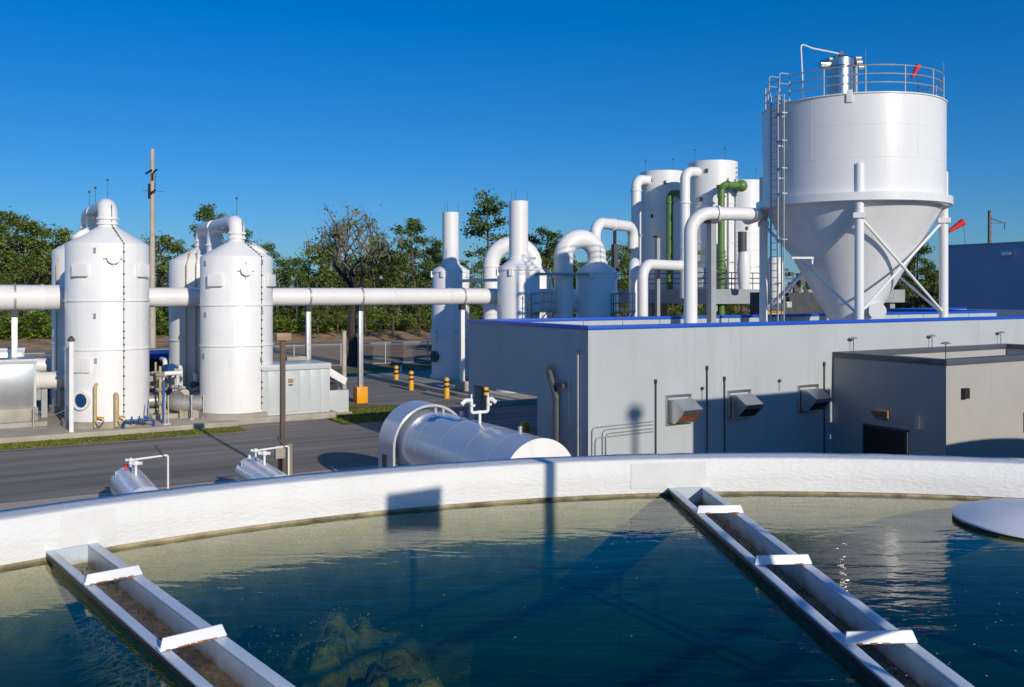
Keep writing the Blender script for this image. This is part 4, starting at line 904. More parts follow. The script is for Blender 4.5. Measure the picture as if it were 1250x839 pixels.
xg = P(817.5, HZ, 63.4); gq2 = V((xg.x, xg.y, 0)); 
gp2 = pipe('green_pipe', 'dark green pipe in the shade of the leftmost tower', [gq2+V((0, 0, 6.2)), gq2+V((0, 0, 12.9)), gq2+V((1.0, .5, 12.95)), cA+V((1.2, -.5, 12.95))], .25, 'green', rad=.4, flanges=((0, .9), (0, .3), (0, .2)), n=20)
# clutter by the deck
mb = thing('insulated_drum', 'white wrapped drum standing on the deck beside the nearest tower', 'drum', P(909, 353, 59)); q = P(908, HZ, 58.6)
MB().lathe([(.32, 6.2), (.36, 6.5), (.42, 7.2), (.40, 8.0), (.34, 8.6), (.01, 8.7)], (q.x, q.y, 0), 20, cap=False).build('drum', 'white', mb); MB().cyl((q.x-.1, q.y, 8.6), (q.x-.1, q.y, 9.9), .28, n=16).build('motor', 'darkgrey', mb)
pu = thing('fan_unit', 'blue-shaded fan unit behind the silo ladder', 'fan', P(946, 375, 47)); q = P(946, HZ, 47)
MB().lathe([(.3, 5.4), (.45, 5.8), (.45, 7.4), (.3, 7.8)], (q.x, q.y, 0), 24).build('casing', 'white', pu); MB().box((q.x, q.y, 5.0), (1.0, .8, .9)).build('base', 'darkgrey', pu)
MB().box((q.x, q.y, 2.5), (1.3, 1.3, 4.6)).build('plinth', 'concrete', pu)
mb = MB(); rr = random.Random(9)
for k in range(16): mb.box((q.x+1.15+rr.uniform(-.7, .7), q.y+rr.uniform(-.3, .3), 6.5+rr.uniform(-.5, .8)), (rr.uniform(.1, .35),)*3, rr.uniform(0, 3))
mb.build('linkage', 'darkgrey', pu)
eb = thing('electrical_room', 'dark grey flat box room behind the silo legs', 'box room', AB(42.2, 35.4)); q = P(960, HZ, 50)
MB().box((q.x, q.y, 3.0), (3.0, 2.5, 6.0), ANG).build('dark_wall', 'darkgrey', eb); MB().box((q.x+2.7, q.y+.7, 3.0), (2.4, 2.2, 6.0), ANG).build('pale_wall', 'stucco', eb); MB().box(P(963, 372, 48.0), (.3, .03, .3), 0).build('notice', 'cabinet', eb)
for px, lab in ((862, 'yellow pump under the deck beside the grey post'), (942, 'yellow pump behind the silo leg')):
    q = P(px, 382, 45); mb = thing('yellow_pump', lab, 'pump', (q.x, q.y, 4.4)); MB().cyl((q.x-.35, q.y, 4.85), (q.x+.2, q.y, 4.85), .22, n=16).build('motor', 'yellow', mb); MB().box((q.x, q.y, 4.62), (1.0, .4, .12)).box((q.x+.4, q.y, 4.85), (.3, .3, .42)).build('body', 'yellow', mb); MB().box((q.x, q.y, 2.3), (1.1, .6, 4.5)).build('plinth', 'concrete', mb)

# ------------------------------------------------------------------ lying tanks in front
def valve_cross(mb, p, s=1.0):
    mb.cyl(p, p+V((0, 0, .35*s)), .035*s, n=10); mb.ball(p+V((0, 0, .4*s)), .09*s, 10); mb.cyl(p+V((-.18*s, 0, .4*s)), p+V((.18*s, 0, .4*s)), .05*s, n=10)
def lying(label, pxe, pye, de, r, length, shroud=False):
    far = P(pxe, pye, de); ax = -VX; near = far+ax*length; t = thing('lying_tank', label, 'tank', V((far.x, far.y, 0)), None if shroud else 'small lying tanks beside the road')
    dome = .12*r if shroud else .32*r
    prof = [(.01, -dome), (.5*r, -dome*.8), (.85*r, -dome*.35), (r, 0)]+[(r, 0), (r, length), (.86*r, length+dome*.35), (.5*r, length+dome*.8), (.01, length+dome)]
    if shroud: prof = [(.01, 0), (r, 0), (r, length)]
    MB().lathe(prof, far, 72, axis=ax, cap=False).build('shell', 'fibreglass', t, sharp=30)
    return t, far, near, ax
NB = names()
lt, fa, ne, ax = lying('large silvery lying tank with an arched far-end cover and a white front disc', 516.5, 540.5, 27.3, 1.03, 6.55, True)
MB().lathe([(.01, 6.62), (.7, 6.60), (1.035, 6.56), (1.035, 6.55), (.01, 6.55)], fa, 72, axis=ax, cap=False).build('end_disc', 'white', lt)
for k in (1.6, 3.0, 4.4, 5.6): MB().lathe([(1.03, k-.012), (1.032, k-.010), (1.032, k+.010), (1.03, k+.012)], fa, 72, axis=ax, cap=False).build('seam', 'cabinet', lt)
for k in (1.0, 5.2): MB().abox(ab(fa)[0]-.85, ab(fa)[0]+.85, ab(fa)[1]-k-.2, ab(fa)[1]-k+.2, -.65, .72).build('saddle', 'concrete', lt)
# arched cover: a barrel shell down to the ground
r0, r1 = 1.21, 1.14; mb = MB(); secs = []
for rr_, off in ((r1, -.55), (r0, -.55), (r0, .55), (r1, .55)):
    pts = [V((0, 0, -fa.z)), ]; row = []
    for k in range(25):
        a = PI*k/24; row.append(fa+ax*off+UX*(-rr_*math.cos(a))+V((0, 0, rr_*math.sin(a))))
    row = [V((row[0].x, row[0].y, -.65))]+row+[V((row[-1].x, row[-1].y, -.65))]; secs.append([mb.b.verts.new(p) for p in row])
for i in range(4):
    a, b = secs[i], secs[(i+1) % 4]
    for k in range(len(a)-1): mb.b.faces.new((a[k], a[k+1], b[k+1], b[k]))
mb.build('arched_cover', 'fibreglass', lt)
MB().box(fa-UX*(r0+.01)-ax*.05+V((0, 0, -fa.z+.85)), (.02, .36, .75), ANG).build('vent_panel', 'darkgrey', lt)
tp = MB(); q = fa+ax*3.55+V((0, 0, 1.02)); kv = .66
def tv(u, z, a=0): return q+UX*(u*kv)-ax*(a*kv)+V((0, 0, z*kv))
tp.tube([q, tv(0, .52)], .04, 10); tp.tube(fillet([tv(-.38, 1.0), tv(-.38, .45), tv(.38, .45), tv(.38, 1.0)], .06, 4), .042, 10)
for sg in (-1, 1):
    tp.tube(fillet([tv(sg*.38, .95), tv(sg*.6, .95, .1), tv(sg*.78, .80, .1)], .04, 3), .058, 10); tp.cyl(tv(sg*.38, 1.0), tv(sg*.38, 1.2), .024, n=8); tp.cyl(tv(sg*.38+.05, .7), tv(sg*.38+.05, .79), .075, n=10)
tp.build('twin_vent', 'white', lt)
mb = MB()
for k, s in ((.85, 0), (1.15, .1), (2.0, .25), (5.3, .2)): mb.cyl(fa+ax*k+UX*s+V((0, 0, .98)), fa+ax*k+UX*s+V((0, 0, 1.15)), .055, n=12)
mb.build('nozzle', 'galv', lt)
q = fa+ax*.95-UX*1.06; MB().box(q+V((0, 0, -fa.z+.75)), (.14, .16, .5), ANG).build('level_gauge', 'cabinet', lt)
rescale(NB, 1.0)
for i, (px, py, dd_, lab) in enumerate(((156, 590, 24.9, 'small lying silver tank with a red cap, left of the two beside the road'), (306, 577, 26.4, 'small lying silver tank at the foot of the brown lamp post'))):
    t, f, n_, ax = lying(lab, px, py, dd_, .46, 3.0)
    for k in (.35, 1.5): MB().box(f+ax*k+V((0, 0, -f.z/2-.12)), (.9, .16, f.z-.2), ANG).build('saddle', 'concrete', t)
    for k_, sc_v in ((.55, .75), (1.45, .9), (.25, .45)): mb = MB(); valve_cross(mb, f+ax*k_+V((0, 0, .42)), sc_v); mb.build('valve', 'white', t)
    MB().cyl(f+ax*.12+V((-.06, 0, .42)), f+ax*.12+V((-.06, 0, .53)), .055, n=12).build('cap', 'red' if i == 0 else 'white', t)
    q = f+ax*.55+V((0, 0, .72)); e = q+UX*.95+V((0, 0, .05))
    MB().tube(fillet([q, e, V((e.x, e.y, 0))], .06, 4), .028, 8).build('vent_line', 'steelpipe', t); MB().cyl(q+UX*.85+V((0, 0, 0)), q+UX*.62+V((0, 0, .34)), .03, n=8).build('gauge', 'darkgrey', t)
    mb = MB(); mb.box(f+UX*(-.36)+ax*.25+V((0, 0, .29)), (.02, .3, .2), rot=Quaternion(VX, R(0)) @ Quaternion((0, 0, 1), ANG)); 
    mb.build('label_plate', 'cabinet', t)

# ------------------------------------------------------------------ posts, lamp, bollards
lp = thing('lamp_post', 'square bronze lamp post with a box head at the roadside', 'street lamp', V((-7.46, 29.57, 0)))
MB().box((-7.46, 29.57, 2.3), (.15, .15, 4.4), ANG).build('post', 'brownpost', lp); MB().box((-7.46, 29.57, 4.56), (.48, .36, .24), ANG).build('lamp_head', 'brownlamp', lp, bevel=.01)
MB().box((-7.46, 29.57, .3), (.24, .24, .6), ANG).build('base_cover', 'brownpost', lp)
jb = thing('junction_post', 'grey junction box on a weathered wooden post next to the lamp post', 'junction box', V((-7.05, 28.6, 0)))
MB().box((-7.0, 28.6, .62), (.15, .12, 1.24), ANG).build('post', 'wood', jb); MB().box((-7.28, 28.5, 1.0), (.30, .16, .40), ANG).build('box', 'concrete', jb, bevel=.01)
tpn = thing('thin_white_post', 'thin white pole with a dark cap before the blue-porthole tank', 'post', W(87, 534)); q = W(87, 534)
MB().box((q.x, q.y, 2.0), (.16, .16, 4.0), ANG).build('post', 'steelpipe', tpn); MB().lathe([(.16, 3.98), (.13, 4.08), (.05, 4.18), (.01, 4.2)], (q.x, q.y, 0), 14).build('cap', 'brownpost', tpn)
tpn = thing('thin_white_post', 'thin white pole standing behind the open lid of the low cabinet', 'post', P(420, 492, 49.5)); q = P(420, 492, 49.3)
MB().cyl((q.x, q.y, 0), (q.x, q.y, 3.9), .14, .12, n=14).build('post', 'poleconc', tpn)
for px, py, lab in ((483.7, 468.5, 'yellow bollard with black bands, farthest of the row'), (502, 476.5, 'yellow bollard with black bands, second farthest of the row'), (545.3, 486.5, 'yellow bollard with black bands at the foot of the left stack vessel'), (593, 500, 'yellow bollard with black bands seen through the drive-through opening')):
    q = W(px, py); bo = tag(MB().lathe([(.155, 0), (.155, 1.05), (.14, 1.13), (.08, 1.18), (.01, 1.2)], q, 24, cap=False).build('bollard', 'bollard'), lab, 'bollard', 'yellow and black bollards in the yard')
q = W(641, 533); tag(MB().lathe([(.2, 0), (.2, .5), (.12, .62), (.01, .64)], q, 18).build('yellow_stub', 'orange'), 'short orange stub post inside the drive-through opening', 'bollard')
q = W(489.5, 459.5); tag(MB().lathe([(.2, 0), (.2, .03), (.14, .05), (.05, .75), (.01, .76)], q, 16).build('safety_cone', 'white'), 'small white cone behind the farthest bollard', 'cone')
tag(MB().abox(*(lambda a, b: (a-.3, a+.5, b-.25, b+.25))(*ab(W(505, 463))), 0, .42).build('kerb_block', 'concrete', bevel=.03), 'low concrete block at the end of the yard ramp', 'block')

# ------------------------------------------------------------------ grey equipment cabinet
ca, cb_ = ab(W(300, 517)); cw = 4.0; cd = 2.3; z0 = .38; z1 = 2.62
cabn = thing('equipment_cabinet', 'large light grey walk-in equipment cabinet with panel doors on a concrete plinth', 'cabinet', AB(ca, cb_))
MB().abox(ca-.25, ca+cw+.25, cb_-.35, cb_+cd+.2, 0, .28).build('plinth', 'concrete', cabn, bevel=.02)
MB().abox(ca, ca+cw, cb_, cb_+cd, z0, z1-.2).build('body', 'cabinet', cabn)
MB().abox(ca, ca+cw, cb_+.02, cb_+cd-.02, .28, z0).build('skid', 'cabinet', cabn)
MB().abox(ca-.10, ca+cw+.04, cb_-.09, cb_+cd+.05, z1-.26, z1).build('roof', 'cabinet', cabn, bevel=.01)
mb = MB()
for k in range(8):
    if k != 4: mb.abox(ca+.02+k*.5, ca+.49+k*.5, cb_-.025, cb_-.001, z0+.04, z1-.29)
mb.build('wall_panels', 'cabinet', cabn, bevel=.006)
dr = MB().abox(ca+1.62, ca+2.48, cb_-.045, cb_-.026, z0+.02, z1-.34).build('door', 'cabinet', cabn, bevel=.006)
MB().abox(ca+1.66, ca+1.72, cb_-.09, cb_-.047, 1.2, 1.42).build('handle', 'white', dr)
MB().abox(ca+1.95, ca+2.2, cb_-.052, cb_-.047, 1.75, 1.95).build('notice', M['brownlamp'], dr); MB().abox(ca+1.97, ca+2.17, cb_-.052, cb_-.047, 1.62, 1.69).build('notice', 'black', dr)
MB().abox(ca-.02, ca-.001, cb_+.05, cb_+cd-.05, z0, z1-.28).build('side_panel', 'alu', cabn)
mb = MB()
for k in (.15, .4, 3.5, 3.75): mb.abox(ca+k, ca+k+.08, cb_-.05, cb_-.001, .285, .36)
mb.build('anchor_bracket', 'galv', cabn)
lc = thing('low_cabinet', 'low grey cabinet with its white lid propped open beside the large cabinet', 'cabinet', AB(ca+cw+.1, cb_+1))
MB().abox(ca+cw+.06, ca+cw+1.25, cb_+.8, cb_+2.1, 0, 1.18).build('body', 'cabinet', lc, bevel=.01); MB().abox(ca+cw+.06, ca+cw+1.35, cb_+.6, cb_+2.2, -.02, .1).build('plinth', 'concrete', lc)
q0 = AB(ca+cw+.10, cb_+.75, 2.0); q1 = AB(ca+cw+1.05, cb_+.75, 1.42)
MB().prism([q0, q1, q1+V((0, 0, .34))+UX*.12, q0+V((0, 0, .40))+UX*.02], VX*1.25).build('open_lid', 'white', lc, bevel=.02)
mb = MB(); mb.abox(ca+cw+.2, ca+cw+.75, cb_+1.1, cb_+1.9, 1.18, 1.5); mb.cyl(AB(ca+cw+.95, cb_+.9, 1.18), AB(ca+cw+.8, cb_+.9, 1.6), .03, n=8); mb.build('machinery', 'black', lc)
ac = thing('roof_air_unit', 'ribbed beige condenser standing behind the grey cabinet', 'air conditioner', P(366, 440, 47)); q = P(366, HZ, 47)
MB().box((q.x-.3, q.y, 1.35), (1.0, .9, 2.7), ANG).build('case', 'concrete', ac)
mb = MB()
for k in range(9): mb.box((q.x-.3, q.y, 1.8+k*.1), (1.04, .94, .03), ANG)
mb.build('louvres', 'stucco2', ac)
bx = thing('concrete_vault', 'square concrete vault behind the grey cabinet at the foot of a duct post', 'vault', P(375, 440, 46.4)); q = P(374, HZ, 46.6); MB().box((q.x+.15, q.y+.1, 1.2), (1.5, 1.3, 2.45), ANG).build('vault', 'concrete', bx, bevel=.02)

# ------------------------------------------------------------------ left edge: aluminium cabinets and fat pipes
def alucab(label, px0, px1, d, z0, z1, dep, base):
    a, b = ab(P((px0+px1)/2, HZ, d)); w_ = (px1-px0)/FL*d/.86; t = thing('aluminium_cabinet', label, 'cabinet', AB(a, b))
    MB().abox(a-w_/2, a+w_/2, b, b+dep, z0, z1).build('body', 'alu', t, bevel=.01); MB().abox(a-w_/2-.03, a+w_/2+.03, b-.06, b+dep+.03, z1, z1+.1).build('roof', 'galv', t)
    MB().abox(a-w_/2-.04, a+w_/2+.02, b-.03, b+dep, z1-.12, z1-.005).build('trim', 'alu', t)
    for s in (-1, 1): MB().abox(a+s*(w_/2-.05)-.05, a+s*(w_/2-.05)+.05, b-.03, b-.001, z0, z1-.13).build('corner_post', 'cabinet', t)
    if base: MB().abox(a-w_/2-.1, a+w_/2+.06, b-.2, b+dep+.2, 0, z0).build('plinth', 'concrete', t, bevel=.02); MB().abox(a-w_/2-.3, a+w_/2+.4, b-.55, b-.2, 0, .42).build('step', 'concrete', t, bevel=.02)
alucab('mirror-like aluminium cabinet on a concrete plinth at the left edge', -32, 34, 39.0, .98, 3.0, 1.6, True)
alucab('plain aluminium cabinet behind the mirror-like one at the left edge', -40, 20, 43.6, .3, 3.2, 1.2, False)
for px0, py0, d0, px1, py1, d1, r_, lab in ((30, 465, 42, 84, 464, 43.3, .40, 'fat white pipe into the blue-porthole tank, nearer of the two'), (26, 446, 47, 76, 446, 47.5, .36, 'fat white pipe behind the nearer one at the left')):
    p0, p1 = P(px0-20, py0, d0-1), P(px1+20, py1, d1+.4); t = pipe('fat_pipe', lab, [p0, p1], r_, 'steelpipe', group='fat low pipes at the left', n=28)
    for f in (.35, .62, .80): c = p0.lerp(p1, f); u = (p1-p0).normalized(); MB().cyl(c-u*.04, c+u*.04, r_+.05, n=28).build('flange', 'steelpipe', t)
    for f in (.45, .7): c = p0.lerp(p1, f); MB().box((c.x, c.y, (c.z-r_)/2), (.25, .4, c.z-r_), ANG).build('pipe_stand', 'greysteel', t)
q = W(68, 500); q = V((q.x, q.y, .22)); od = thing('orange_drum', 'small orange drum on the slab under the fat pipes', 'drum', q); MB().lathe([(.26, 0), (.26, .75), (.2, .8), (.2, .86), (.01, .86)], q, 22).build('body', 'orange', od)
bt = thing('blue_trough', 'dark blue lined equipment bay behind the fat pipes', 'equipment bay', P(60, 480, 52)); a, b = ab(P(60, HZ, 52)); MB().abox(a-5, a+4, b, b+2.5, 0, 1.6).build('bay', 'bluepart', bt)
# chain between posts
p0, p1 = W(41, 528), W(82, 528); ch = thing('chain_barrier', 'sagging chain between two short galvanised posts at the slab edge', 'barrier', p0)
for p in (p0, p1): MB().cyl(p, p+V((0, 0, 1.12)), .04, n=10).build('post', 'galv', ch)
MB().tube([p0.lerp(p1, k/10)+V((0, 0, 1.05-.30*(1-(2*k/10-1)**2))) for k in range(11)], .014, 6).build('chain', 'galv', ch)
# yellow hose standpipes before the frontmost tank
for px, zt, lab in ((118, 2.05, 'pale yellow standpipe with a wall elbow by the porthole'), (141, 1.6, 'stout yellow standpipe with a hose valve')):
    p, n_ = on_cyl((c1.x, c1.y), 1.71, px); s = thing('standpipe', lab, 'standpipe', p+n_*.2); MB().tube(fillet([p+n_*.22+V((0, 0, .3)), p+n_*.22+V((0, 0, zt)), p+n_*.02+V((0, 0, zt+.05))], .12, 4), .07 if px < 130 else .10, 12).build('pipe', 'paleyellow', s)
    MB().cyl(p+n_*.22+V((.0, 0, .75)), p+n_*.22+V((.4, -.1, .72)), .04, n=8).build('valve', 'yellow', s); MB().tube([p+n_*.3+V((.1*k, 0, .55-.25*math.sin(PI*k/4)+.02*k)) for k in range(5)], .02, 6).build('hose', 'black', s)
# blue pipe frame on a small pad
q = W(170, 528); bf = thing('backflow_preventer', 'blue pipe backflow preventer on a small pad on the verge', 'backflow preventer', q); a, b = ab(q)
MB().abox(a-.95, a+.75, b-.25, b+.3, 0, .07).build('pad', 'pad', bf)
MB().tube(fillet([AB(a-.62, b, .05), AB(a-.62, b, .52), AB(a+.58, b, .52), AB(a+.58, b, .05)], .1, 5), .055, 12).build('pipe', 'bluepart', bf)
mb = MB()
for k in (-.3, 0, .25): mb.cyl(AB(a+k, b, .52), AB(a+k, b, .70), .04, n=8); mb.ball(AB(a+k, b, .52), .09, 10)
mb.tube(fillet([AB(a+.35, b+.1, .5), AB(a+.35, b+.1, 1.0), AB(a+.4, b+.2, 1.35)], .1, 3), .03, 8)
mb.build('valve', 'bluepart', bf)
for px, py, zt, lab in ((167.5, 521, 1.15, 'grey outlet box on a post, shorter one by the blue pipe frame'), (172, 520, 1.4, 'grey outlet box on a post, taller one by the blue pipe frame'), (274.5, 514, 1.35, 'grey outlet box on a post at the corner of the equipment cabinet')):
    q = W(px, py); s = thing('outlet_post', lab, 'outlet post', q); MB().box((q.x, q.y, zt/2), (.06, .06, zt), ANG).build('post', 'galv', s); MB().box((q.x, q.y, zt-.05), (.18, .12, .32), ANG).build('box', 'darkgrey', s)
# railing stubs, pump set and stainless elbow between the scrubbers
for px, py, h_ in ((205.5, 519, 1.3), (201.5, 519.5, 1.2), (234, 513, 1.15), (248.5, 512, 1.1), (283.5, 511, 1.25)):
    q = W(px, py, .2); tag(MB().cyl((q.x, q.y, .1), (q.x, q.y, .2+h_), .035, n=8).box((q.x, q.y, .25), (.16, .16, .08), ANG).build('stub_post', 'galv'), 'short galvanised stub post along the slab edge between the scrubbers' if px > 210 and px < 280 else ('galvanised stub post by the corner of the cabinet plinth' if px > 280 else 'galvanised stub post in the pair beside the blue upright'), 'post', 'stub posts along the slab edge')
q = W(199.5, 522); tag(MB().box((q.x, q.y, 1.05), (.10, .10, 2.1), ANG).build('blue_upright', 'bluepart'), 'blue steel upright left of the stainless elbow', 'upright')
MB().abox(*(lambda a, b: (a-2.6, a+1.4, b-.1, b+2.0))(*ab(W(242, 514))), .2, .42).build('pump_plinth_slab', 'pad', bevel=.02)['kind'] = 'structure'
e0 = P(210, 493, 41.8); e1_ = P(262, 492, 42.0)
se = thing('steel_elbow_pipe', 'large stainless suction pipe bending up at both ends between the scrubbers', 'pipe', V((e0.x, e0.y, 0)))
pts = [e0+V((-.1, .9, .15)), e0, e1_, e1_+V((.55, .5, .15))]
MB().tube(fillet(pts, .5, 10), .37, 28).build('pipe', 'dullsteel', se)
u = (e1_-e0).normalized()
for f in (.32, .48, .68): c = e0.lerp(e1_, f); MB().cyl(c-u*.03, c+u*.03, .40, n=28).build('clamp', 'galv', se)
fq = pts[3]; fu = (pts[3]-e1_).normalized(); MB().cyl(fq-fu*.02, fq+fu*.06, .5, n=28).build('flange', 'bluepart', se); MB().cyl(fq-fu*.10, fq-fu*.03, .48, n=28).build('flange', 'galv', se)
for f in (.28, .58): c = e0.lerp(e1_, f); MB().box((c.x, c.y, c.z/2), (.45, .4, c.z), ANG).build('support', 'concrete', se)
MB().cyl(e1_+V((0, 0, .35)), e1_+V((0, 0, .6)), .12, n=14).build('nozzle', 'galv', se)
pr = random.Random(21)
def pump(label, px, py, d, s):
    q = P(px, py, d); q.z = .22; t = thing('process_pump', label, 'pump', q, 'pumps between the scrubbers'); rz = ANG+pr.choice((0, 1.57)); h = V((math.cos(rz), math.sin(rz), 0))
    MB().box(q+V((0, 0, .2*s)), (1.3*s, .6*s, .4*s), rz).build('base', 'concrete', t)
    MB().cyl(q-h*.6*s+V((0, 0, .72*s)), q+h*.05*s+V((0, 0, .72*s)), .27*s, n=20).build('motor', 'dullsteel', t); MB().cyl(q+h*.15*s+V((0, 0, .72*s)), q+h*.4*s+V((0, 0, .72*s)), .36*s, n=22).build('casing', 'greysteel', t)
    MB().tube(fillet([q+h*.28*s+V((0, 0, .9*s)), q+h*.28*s+V((0, 0, 1.9*s)), q+h*1.1*s+V((0, 0, 1.9*s))], .2, 4), .10*s, 12).build('discharge_pipe', 'steelpipe', t)
    mb = MB(); mb.cyl(q+h*.28*s+V((0, 0, 1.3*s)), q+h*.28*s+V((0, 0, 1.5*s)), .2*s, n=14); mb.cyl(q+h*.28*s+V((.0, -.3*s, 1.4*s)), q+h*.28*s+V((0, -.36*s, 1.4*s)), .18*s, n=14); mb.build('valve', 'darkgrey', t); return t
pump('blue-motored pump hard against the frontmost scrubber', 190, 510, 42.2, 1.05); pump('blue-motored pump behind the stainless elbow', 222, 500, 44.5, 1.1); pump('blue-motored pump close to the second front scrubber', 240, 500, 44.6, .9); pump('blue-motored pump deep between the four scrubbers', 203, 500, 46.5, 1.2)
for px, d, zt, m, r_, lab in ((195.5, 41.9, 2.6, 'paleyellow', .06, 'pale yellow riser pipe with valves beside the frontmost scrubber'), (214, 43.2, 2.4, 'galv', .05, 'galvanised riser pipe behind the stainless elbow'), (190, 43.0, 2.7, 'paleyellow', .05, 'pale yellow riser pipe close behind the frontmost scrubber')):
    q = P(px, HZ, d); q.z = .2; t = thing('riser_pipe', lab, 'pipe', q); MB().cyl(q, (q.x, q.y, zt), r_, n=10).build('pipe', m, t); 
    for z in (.9, 1.5, 2.2): MB().cyl((q.x-.16, q.y-.05, z), (q.x+.17, q.y-.05, z), r_*1.6, n=10).cyl((q.x+.15, q.y-.05, z), (q.x+.19, q.y-.05, z), .12, n=10).build('valve', 'galv', t)
q = P(191, 468, 43.5); t = thing('strainer', 'bulky pale insulated strainer body behind the yellow risers', 'strainer', V((q.x, q.y, .2))); MB().cyl((q.x-.4, q.y, 1.75), (q.x+.45, q.y, 1.75), .45, n=22).cyl((q.x, q.y, .2), (q.x, q.y, 1.4), .22, n=16).build('body', 'concrete', t); MB().cyl((q.x+.35, q.y+.3, 2.3), (q.x+.75, q.y, 2.35), .24, n=18).build('motor', 'bluepart', t); MB().cyl((q.x-.15, q.y-.5, .95), (q.x+.1, q.y-.75, .95), .34, n=22).build('end_bell', 'alu', t)
t = thing('valve_hood', 'white splash hood beside the second front scrubber', 'hood', P(247, 486, 43)); q = P(246, 485, 42.6); MB().prism([q+V((-.35, 0, -.3)), q+V((.3, 0, -.35)), q+V((.3, 0, .4)), q+V((-.3, 0, .05))], V((.1, .5, 0))).build('hood', 'white', t); MB().cyl((q.x, q.y+.3, .2), (q.x, q.y+.3, q.z), .05, n=8).build('leg', 'galv', t)
t = thing('valve_hood', 'white splash hood among the pumps behind the yellow riser', 'hood', P(210, 462, 44)); q = P(209.5, 462, 44.2); MB().prism([q+V((-.3, 0, -.4)), q+V((.3, 0, -.4)), q+V((.25, 0, .45)), q+V((-.25, 0, .15))], V((.1, .4, 0))).build('hood', 'white', t); MB().cyl((q.x, q.y+.2, .2), (q.x, q.y+.2, q.z), .05, n=8).build('leg', 'galv', t)
# shelter with blue roof edge behind
a, b = ab(P(196, HZ, 53)); sh = thing('blue_roof_shelter', 'dark open shelter with a blue roof edge between the scrubber pairs', 'shelter', AB(a, b))
MB().abox(a-3, a+2.2, b, b+4, 2.15, 2.42).build('roof', 'trimblue', sh); MB().abox(a-3, a+2.2, b+3.6, b+3.8, 0, 2.15).build('back_wall', 'darkgrey', sh)
for k in (-2.8, 2.0): MB().abox(a+k-.1, a+k+.1, b+.1, b+.3, 0, 2.15).build('post', 'darkgrey', sh)

# ------------------------------------------------------------------ fence, poles
fm = bpy.data.materials.new('chain_link'); fm.use_nodes = True; nt = fm.node_tree
trn = nt.nodes.new('ShaderNodeBsdfTransparent'); mxs = nt.nodes.new('ShaderNodeMixShader'); mxs.inputs[0].default_value = .10
nt.nodes['Principled BSDF'].inputs['Base Color'].default_value = (.4, .41, .42, 1)
nt.links.new(trn.outputs[0], mxs.inputs[1]); nt.links.new(nt.nodes['Principled BSDF'].outputs[0], mxs.inputs[2]); nt.links.new(mxs.outputs[0], nt.nodes['Material Output'].inputs['Surface'])
fn = thing('chain_link_fence', 'long galvanised chain-link fence across the back of the yard', 'fence', AB(20, 71))
MB().ngon([AB(-60, 71, .05), AB(78, 71, .05), AB(78, 71, 1.75), AB(-60, 71, 1.75)]).build('mesh', fm, fn)
mb = MB()
for z in (.06, 1.76): mb.cyl(AB(-60, 71, z), AB(78, 71, z), .03, n=8)
mb.build('rail', 'galv', fn)
for k in range(36): MB().cyl(AB(-60+k*3.9, 71, 0), AB(-60+k*3.9, 71, 1.85), .05, n=8).build('post', 'galv', fn)
q = W(186, 425); up = thing('utility_pole', 'tall pale concrete power pole between the scrubber pairs', 'utility pole', q)
MB().cyl((q.x, q.y, 0), (q.x, q.y, zat(182, q.y)), .36, .22, n=12).build('pole', 'poleconc', up)
def pz(py): return zat(py, q.y)
mb = MB()
for xa_, ya_, xb_, yb_ in ((-.55, 213, .1, 208), (.3, 210.5, .7, 207.5), (0, 237, .5, 232)): MB().cyl((q.x+xa_, q.y-.4, pz(ya_)), (q.x+xb_, q.y-.4, pz(yb_)), .11, n=8).build('insulator', 'black', up)
mb = MB(); mb.box((q.x-.2, q.y-.34, pz(234)), (.22, .2, pz(225)-pz(243))); mb.box((q.x+.15, q.y-.34, pz(216)), (.14, .2, pz(212)-pz(221))); mb.cyl((q.x+.42, q.y-.3, pz(230)), (q.x+.45, q.y-.3, pz(213)), .03, n=6); mb.build('cable_box', 'black', up)
MB().cyl((q.x-1.0, q.y-.4, pz(233.4)), (q.x+1.5, q.y-.4, pz(234.4)), .022, n=6).build('cross_rod', 'darkgrey', up)
q = P(1208, 257, 112); up = thing('utility_pole', 'wooden power pole with one bracket arm behind the far hall', 'utility pole', (q.x, q.y, 0))
MB().cyl((q.x, q.y, 0), (q.x, q.y, q.z), .26, .2, n=12).build('pole', 'barkgrey', up)
mb = MB(); z = zat(272.5, 112); mb.box((q.x+.85, q.y-.2, z), (2.2, .12, .12)); mb.cyl((q.x+.1, q.y-.2, z+.55), (q.x+1.5, q.y-.2, z+.05), .05, n=6); mb.cyl((q.x+1.75, q.y-.2, z), (q.x+1.75, q.y-.2, z-.8), .06, n=8); mb.build('bracket_arm', 'darkgrey', up)
q = W(351, 406); tag(MB().box((q.x, q.y, 1.6), (1.6, .8, .75)).cyl((q.x, q.y, -.1), (q.x, q.y, 1.3), .2, n=8).build('equipment_box', 'brownlamp'), 'small tan box on a post out by the brown bank', 'box')

